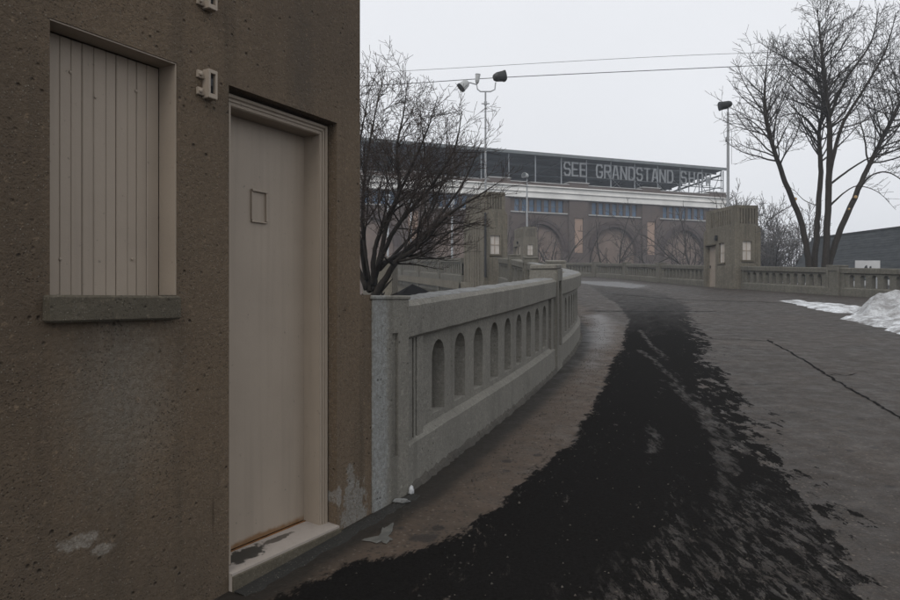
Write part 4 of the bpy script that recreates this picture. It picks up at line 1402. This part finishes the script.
def auto_tree(name, label, base, H, spread, seed, bark, twig, rt, rmin, stems=4, dens=1.0, r0=.16, group=None, mx=4, sp=.5):
    g = random.Random(seed); out = []
    P = dict(seg=[.7, .5, .35, .3], wander=.17, up=.045, rmin=rmin, max=mx, dens=[1.5 * dens, 1.9 * dens, 2.1 * dens, 2.0], ang=(25, 62), frac=.5, lmin=.35, minz=-.3)
    b = Vector(base)
    tr = [b, b + Vector((g.uniform(-.1, .1), 0, H * .12)), b + Vector((g.uniform(-.2, .2), 0, H * .24))]
    out.append((0, tr, [r0 * 1.25, r0, r0 * .9]))
    for k in range(stems):
        a = 2 * math.pi * k / stems + g.uniform(-.4, .4)
        d = Vector((math.cos(a) * spread, math.sin(a) * spread, 1 + g.uniform(-.1, .4))).normalized()
        grow(out, tr[-1], d, H * .74 * g.uniform(.85, 1.05), r0 * .62, 0, P, g)
    return tree_build(name, label, out, bark, twig, rt, base, group)

GT = 'bare trees in front of the grandstand'
def gtree(px, top, Y, lab, seed, **k):
    b = at(px, 300, Y); zt = at(px, top, Y).z
    auto_tree('bare_tree', lab, (b.x, Y, LOW), zt - LOW, k.pop('spread', .55), seed, M['bark2'], k.pop('twig', M['twig4']), .05, k.pop('rmin', .022), group=k.pop('group', GT), **k)
gtree(608, 200, 84, 'bare tree spreading in front of the middle brick arch', 31, stems=5, r0=.24, spread=.75, dens=.55)
gtree(552, 204, 86, 'bare tree right of the distant tower before the left arch', 32, stems=4, r0=.22, spread=.75, dens=.55)
gtree(706, 186, 74, 'bare tree rising behind the right tower against the brick wall', 33, stems=6, r0=.22, spread=.7, dens=.75)
gtree(668, 212, 88, 'low bare tree in front of the right brick arch', 34, stems=5, r0=.18, spread=.9, dens=.5)
gtree(512, 216, 80, 'bare tree half hidden behind the left tower', 37, stems=4, r0=.18, spread=.8, dens=.55)
GB = 'hazy trees beyond the right tower'
gtree(774, 196, 72, 'rounded twiggy bare tree between the right tower and big tree', 41, stems=7, r0=.2, spread=.62, dens=1.5, twig=M['twig3'], group=GB, rmin=.02)
gtree(750, 222, 96, 'far hazy tree peeking out behind the right tower', 42, stems=5, r0=.2, spread=.6, dens=1.2, twig=M['twig3'], group=GB, rmin=.03)
gtree(796, 244, 120, 'low distant tree at the foot of the dark roof', 43, stems=5, r0=.2, spread=.8, dens=1.1, twig=M['twig3'], group=GB, rmin=.035, mx=3)
gtree(735, 236, 130, 'farthest faint tree just right of the right tower', 44, stems=5, r0=.25, spread=.8, dens=1.0, twig=M['twig3'], group=GB, rmin=.04, mx=3)

# ------------------------------------------------------------------ overhead wires
def wire(name, px, Y, r, label):
    pts = smooth_poly([at(x, y, Y) for x, y in px], 8)
    mb = MB(); mb.tube(pts, r, 5)
    tag(mb.build(name, M['wire']), label, 'wire', 'overhead wires')
wire('overhead_wire', [(-700, 90), (100, 83), (360, 73), (620, 58.5), (760, 52.5), (900, 49), (1700, 30)], 46, .013, 'upper thin overhead wire crossing the sky')
wire('overhead_wire', [(-700, 104), (100, 96), (360, 86), (500, 77.5), (680, 69), (790, 64), (900, 59), (1700, 30)], 44, .022, 'lower thicker overhead wire crossing the sky')

# ------------------------------------------------------------------ house on the right
def shingle_mat():
    t = NT('dark_shingles', .85, .2)
    br = t.n.new('ShaderNodeTexBrick')
    br.inputs['Scale'].default_value = 2.4
    br.inputs['Color1'].default_value = (.034, .038, .041, 1); br.inputs['Color2'].default_value = (.020, .023, .025, 1)
    br.inputs['Mortar'].default_value = (.02, .021, .022, 1)
    br.inputs['Mortar Size'].default_value = .012; br.inputs['Brick Width'].default_value = 1.1; br.inputs['Row Height'].default_value = .5
    t.l.new(t.mapping((1, 1, 1), (0, math.pi / 2, math.pi / 2)), br.inputs['Vector'])
    col = t.mix(t.mr(t.noise(1.0, 5, .65, t.mapping((1.6, 1.6, 5))), .38, .62, 0, .8), br.outputs[0], (.052, .056, .059))
    t.color(col); return t.m
M['shingle'] = shingle_mat()
M['whitewall'] = plain('white_siding', (.5, .5, .5), .7, .2, 1)
ra, rb = Vector((30.2, 60.0)), Vector((32.6, 46.0))
rd = (rb - ra).normalized()
house = tag(empty('house', (ra.x, ra.y, 0), math.atan2(rd.y, rd.x)), 'house with a steep dark shingle roof behind the right balustrade', 'house')
RZ, EZ, HW, HL = 6.62, 2.9, 2.4, 22.0           # ridge, eave, half width, length (x towards camera right)
mb = MB()
for sg in (-1, 1):
    th = .14
    A = [(0, 0, RZ), (HL, 0, RZ), (HL, sg * HW, EZ), (0, sg * HW, EZ)]
    nrm = Vector((0, sg * (RZ - EZ), HW)).normalized()
    B = [tuple(Vector(p) - nrm * th) for p in A]
    mb.add(A + B, [(0, 1, 2, 3), (7, 6, 5, 4), (0, 4, 5, 1), (1, 5, 6, 2), (2, 6, 7, 3), (3, 7, 4, 0)])
hr = mb.build('roof', M['shingle'], house)
# courses of shingles as real steps on the visible slope
for k in range(20):
    u0, u1 = k / 20, (k + 1) / 20
    for sg in (-1,):
        nrm = Vector((0, sg * (RZ - EZ), HW)).normalized()
        p0 = Vector((0, sg * HW * u0, RZ + (EZ - RZ) * u0)); p1 = Vector((0, sg * HW * u1, RZ + (EZ - RZ) * u1))
        mb = MB()
        a, b = p0 + nrm * .004, p1 + nrm * .016
        e = Vector((HL, 0, 0))
        c = p1 + nrm * .003
        mb.add([a, a + e, b + e, b, c, c + e], [(0, 1, 2, 3), (3, 2, 5, 4)])
        mb.build('shingle_course', M['shingle'], hr, fix=False)
mb = MB(); mb.box(0, HL, -HW - .12, -HW + .02, EZ - .42, EZ - .06); mb.build('eave_board', M['whitewall'], hr)
mb = MB(); mb.box(.3, HL - .3, -HW + .3, HW - .3, LOW - .3, EZ + .1); mb.build('wall', M['whitewall'], house)
mb = MB(); mb.box(0, HL, -.08, .08, RZ - .05, RZ + .06); mb.build('ridge_cap', M['darkmetal'], hr)
# dormer edge at the frame border
mb = MB(); mb.bar((15.6, -HW * .92, 3.0), (16.9, -HW * .62, 4.3), .16, .12); mb.build('dormer_trim', M['whitewall'], house)

# white sign board behind the balustrade
sb = at(867.5, 265, 33.5)
board = tag(empty('sign_board', (sb.x, sb.y, LOW), math.radians(4)), 'small white sign board with dark marks behind the right balustrade', 'sign')
mb = MB(); mb.box(-.60, .60, -.02, .02, sb.z - LOW - .45, sb.z - LOW + .21); pn = mb.build('panel', M['whitewall'], board)
for x in (-.45, .45):
    mb = MB(); mb.box(x - .04, x + .04, .0205, .10, 0, sb.z - LOW + .1); mb.build('post', M['steel'], board)
zc = sb.z - LOW - .10
for poly in ([(-.22, -.1), (-.12, .06), (-.04, .1), (-.02, -.02), (.02, -.1)], [(.06, -.1), (.09, .03), (.17, .06), (.18, -.04), (.23, -.1)]):
    mb = MB(); mb.prism([(x, zc + z) for x, z in poly], -.026, -.0205); mb.build('mark', M['darkmetal'], pn)

# ------------------------------------------------------------------ kiosk roof and lamp posts below the left bridge
kk = at(414, 284, 22)
kiosk = tag(empty('kiosk', (kk.x, 22, LOW), math.radians(12)), 'dark pointed kiosk roof below the left bridge', 'kiosk')
kz = kk.z - LOW
mb = MB()
mb.add([(-.55, -.8, kz - .33), (.62, -.8, kz - .36), (.62, .8, kz - .36), (-.55, .8, kz - .33), (-.05, 0, kz)],
       [(0, 1, 4), (1, 2, 4), (2, 3, 4), (3, 0, 4), (3, 2, 1, 0)])
M['kroof'] = plain('kiosk_shingle', (.010, .0095, .010), .95, .4, 6, spec=.02)
M['kwall'] = plain('kiosk_wall', (.05, .042, .04), .8, .4, 2)
mb.build('roof', M['kroof'], kiosk)
mb = MB(); mb.box(-.42, .5, -.66, .66, 0, kz - .37); mb.build('wall', M['kwall'], kiosk)
mb = MB(); mb.box(-.1, .14, -.675, -.6605, kz - 1.1, kz - .5); mb.build('window', M['darkmetal'], kiosk)

pq = at(387, 275, 30)
mb = MB(); mb.box(-.42, .34, -.5, .5, 0, pq.z + .55 - LOW, None, .02)
mb.box(-.5, .42, -.6, .6, pq.z + .55 - LOW, pq.z + .72 - LOW, None, .02)
ab = tag(empty('gate_post', (pq.x, 30, LOW), math.radians(-10)), 'square concrete gate post beside the tree fork', 'post')
o = mb.build('shaft', M['tower'], ab)
for x in (-.12, .12):
    mb = MB(); mb.tube([(x, -.5, pq.z - .45 - LOW), (x, -.53, pq.z - .45 - LOW)], [.035, .03], 8); mb.build('bolt', M['darkmetal'], ab)

def lamp_post(px, top, Y, label):
    b = at(px, 300, Y); z1 = at(px, top, Y).z; 
    t = tag(empty('lamp_post', (b.x, Y, LOW)), label, 'lamp post', 'white lamp posts beyond the left bridge')
    h = z1 - LOW
    mb = MB(); mb.tube([(0, 0, 0), (0, 0, h)], [.11, .085], 8); mb.build('pole', M['steelwhite'], t)
    mb = MB(); mb.tube([(0, 0, h), (0, 0, h + .06), (0, 0, h + .45), (0, 0, h + .6)], [.12, .22, .26, .08], 10); mb.build('lamp_head', M['steelwhite'], t)
lamp_post(452, 205, 66, 'white lamp post next to the left tower, behind the bridge')
lamp_post(411, 205, 68, 'white lamp post behind the tree branches left of the bridge')
lamp_post(388, 200, 70, 'white lamp post farthest left behind the tree stems')

# ------------------------------------------------------------------ snow and litter on the ramp
def mound(name, poly, h, label, seed, res=.09, edge=.8, rough=.12, kind='stuff'):
    P = np.array(poly); x0, y0 = P.min(0) - .3; x1, y1 = P.max(0) + .3
    nx, ny = int((x1 - x0) / res) + 1, int((y1 - y0) / res) + 1
    gx_, gy_ = np.meshgrid(np.linspace(x0, x1, nx), np.linspace(y0, y1, ny))
    global V
    keep = V
    V = np.stack([gx_.ravel(), gy_.ravel()], 1); d = sdf(poly); V2 = V; V = keep
    vv, ok = [], []
    for (x, y), dd in zip(V2, d):
        nz = mnoise.fractal(Vector((x * 1.3 + seed, y * 1.3, 0)), 1.0, 2.0, 5)
        dd2 = dd + nz * rough * 1.6
        f = max(0, min(1, dd2 / edge))
        z = h * (f * (2 - f)) * (1 + .35 * nz) + nz * rough * .25 * (f > 0)
        z += f * min(h, .3) * .09 * mnoise.fractal(Vector((x * 7, y * 7, seed)), .8, 2.0, 4)
        vv.append((x, y, R(x, y) + (max(z, .004) if dd2 > 0 else -.01)))
        ok.append(dd2 > -.05)
    mb = MB(); mb.v = vv
    for j in range(ny - 1):
        for i in range(nx - 1):
            q = (j * nx + i, j * nx + i + 1, (j + 1) * nx + i + 1, (j + 1) * nx + i)
            if any(ok[k] for k in q): mb.f.append(q)
    o = mb.build(name, M['snow_dirty' if h > .3 else 'snow'], smooth=True, fix=False)
    return tag(o, label, 'snow', 'snow left on the ramp', kind=kind)
bank = [gp(*q) for q in ((841, 319), (862, 323), (905, 334), (960, 350), (1040, 345), (1010, 320), (900, 306), (872, 309), (852, 314))]
mound('snow_bank', bank, .10, 'flat white skirt of snow around the ploughed bank', 3, .08, .5, .10)
bank2 = [gp(*q) for q in ((851, 317), (870, 320), (905, 322), (960, 325), (1040, 328), (1010, 308), (900, 303), (880, 305), (862, 310))]
mound('snow_bank', bank2, .40, 'rounded dirty snow bank ploughed up at the right edge', 8, .06, .95, .14)
patch = [gp(*q) for q in ((776, 300.5), (795, 301.5), (815, 303), (842, 305), (868, 309), (862, 313), (838, 313), (815, 310), (798, 305))]
mound('snow_patch', patch, .05, 'thin flat snow patch left of the snow bank', 5, .07, .3, .12)

def lump(name, px, py, sx, sy, sz, label, mat, seed, cat):
    g = random.Random(seed)
    x, y = gp(px, py)
    bm = bmesh.new(); bmesh.ops.create_icosphere(bm, subdivisions=3, radius=1)
    for v in bm.verts:
        k = 1 + .35 * mnoise.noise(v.co * 2.1 + Vector((seed, 0, 0)))
        v.co = Vector((v.co.x * sx * k, v.co.y * sy * k, max(v.co.z, -.2) * sz * k))
    me = bpy.data.meshes.new(name); bm.to_mesh(me); bm.free()
    me.materials.append(mat)
    me.polygons.foreach_set('use_smooth', [True] * len(me.polygons))
    o = bpy.data.objects.new(name, me); o.location = (x, y, R(x, y) + .01); COL.objects.link(o)
    return tag(o, label, cat)
lump('crumpled_paper', 411, 494, .018, .022, .042, 'white crumpled scrap at the foot of the first pier', M['litter'], 3, 'litter')
lump('snow_lump', 401, 503, .05, .025, .016, 'small grey lump of snow in front of the first pier', M['frost'], 5, 'snow')
M['plaster'] = plain('spilt_mortar', (.115, .112, .10), .8, .5, 18)
def splat(px, label, seed):
    g = random.Random(seed); mb = MB()
    P = [Vector(gp(*q)) for q in px]; c = sum(P, Vector((0, 0))) / len(P)
    pts = []
    n = len(P)
    for i in range(n):
        a, b = P[i], P[(i + 1) % n]
        for k in range(5):
            q = a.lerp(b, k / 5); q = c + (q - c) * g.uniform(.62, 1.05)
            pts.append((q.x, q.y, R(q.x, q.y) + .004))
    m = len(pts)
    mb.v = pts + [(x, y, z + .006) for x, y, z in [((p[0] - c.x) * .85 + c.x, (p[1] - c.y) * .85 + c.y, p[2]) for p in pts]]
    mb.f = [(i, (i + 1) % m, m + (i + 1) % m, m + i) for i in range(m)] + [tuple(range(m, 2 * m))]
    tag(mb.build('mortar_spill', M['plaster'], fix=False), label, 'mortar')
splat([(362, 541), (378, 538), (382, 527), (393, 524), (396, 531), (388, 538), (396, 543), (380, 545)], 'pale hardened mortar spill on the ground near the first pier', 2)

# loose grit along the foot of balustrade and over the stain edge
def grit():
    g = random.Random(9); mb = MB()
    for k in range(2300):
        if k < 1700:
            s = g.uniform(0, 16) ** 1.0; t = .24 + abs(g.gauss(0, .25))
            x, y = left.pos(s); tx, ty = left.tan(s); x, y = x + ty * t, y - tx * t
        else:
            x, y = gp(g.uniform(250, 880), g.uniform(340, 640))
            q = (x - P0[0]) * NRM[0] + (y - P0[1]) * NRM[1]
            if q < .15: continue
        r = g.uniform(.003, .008) * (1.5 if g.random() < .1 else 1)
        z = R(x, y)
        a = g.uniform(0, 6.28)
        pts = [(x + r * math.cos(a + i * 2.09) * g.uniform(.7, 1.3), y + r * math.sin(a + i * 2.09) * g.uniform(.7, 1.3), z + .001) for i in range(3)]
        pts.append((x, y, z + r * g.uniform(.7, 1.3)))
        mb.add(pts, [(0, 1, 3), (1, 2, 3), (2, 0, 3)])
    t = NT('grit', .9, .2)
    pc = t.n.new('ShaderNodeSeparateColor'); t.l.new(t.voro(30, out='Color'), pc.inputs[0])
    t.color(t.mix(pc.outputs[0], (.02, .018, .016), (.10, .088, .075)))
    tag(mb.build('loose_grit', t.m, fix=False), 'loose grit and gravel scattered over the roadway', 'gravel', kind='stuff')
grit()

# ------------------------------------------------------------------ damp air
mb = MB(); mb.box(-430, 430, -430, 430, LOW - 1.3, 23.0)
hz = bpy.data.materials.new('haze'); hz.use_nodes = True
hn = hz.node_tree.nodes; hl_ = hz.node_tree.links
hn.clear()
ho = hn.new('ShaderNodeOutputMaterial'); hv = hn.new('ShaderNodeVolumePrincipled')
hv.inputs['Color'].default_value = (.82, .88, .96, 1)
hv.inputs['Density'].default_value = .0014
hv.inputs['Anisotropy'].default_value = .2
hl_.new(hv.outputs[0], ho.inputs['Volume'])
tag(mb.build('haze', hz), 'pale damp winter haze', 'haze', kind='stuff')
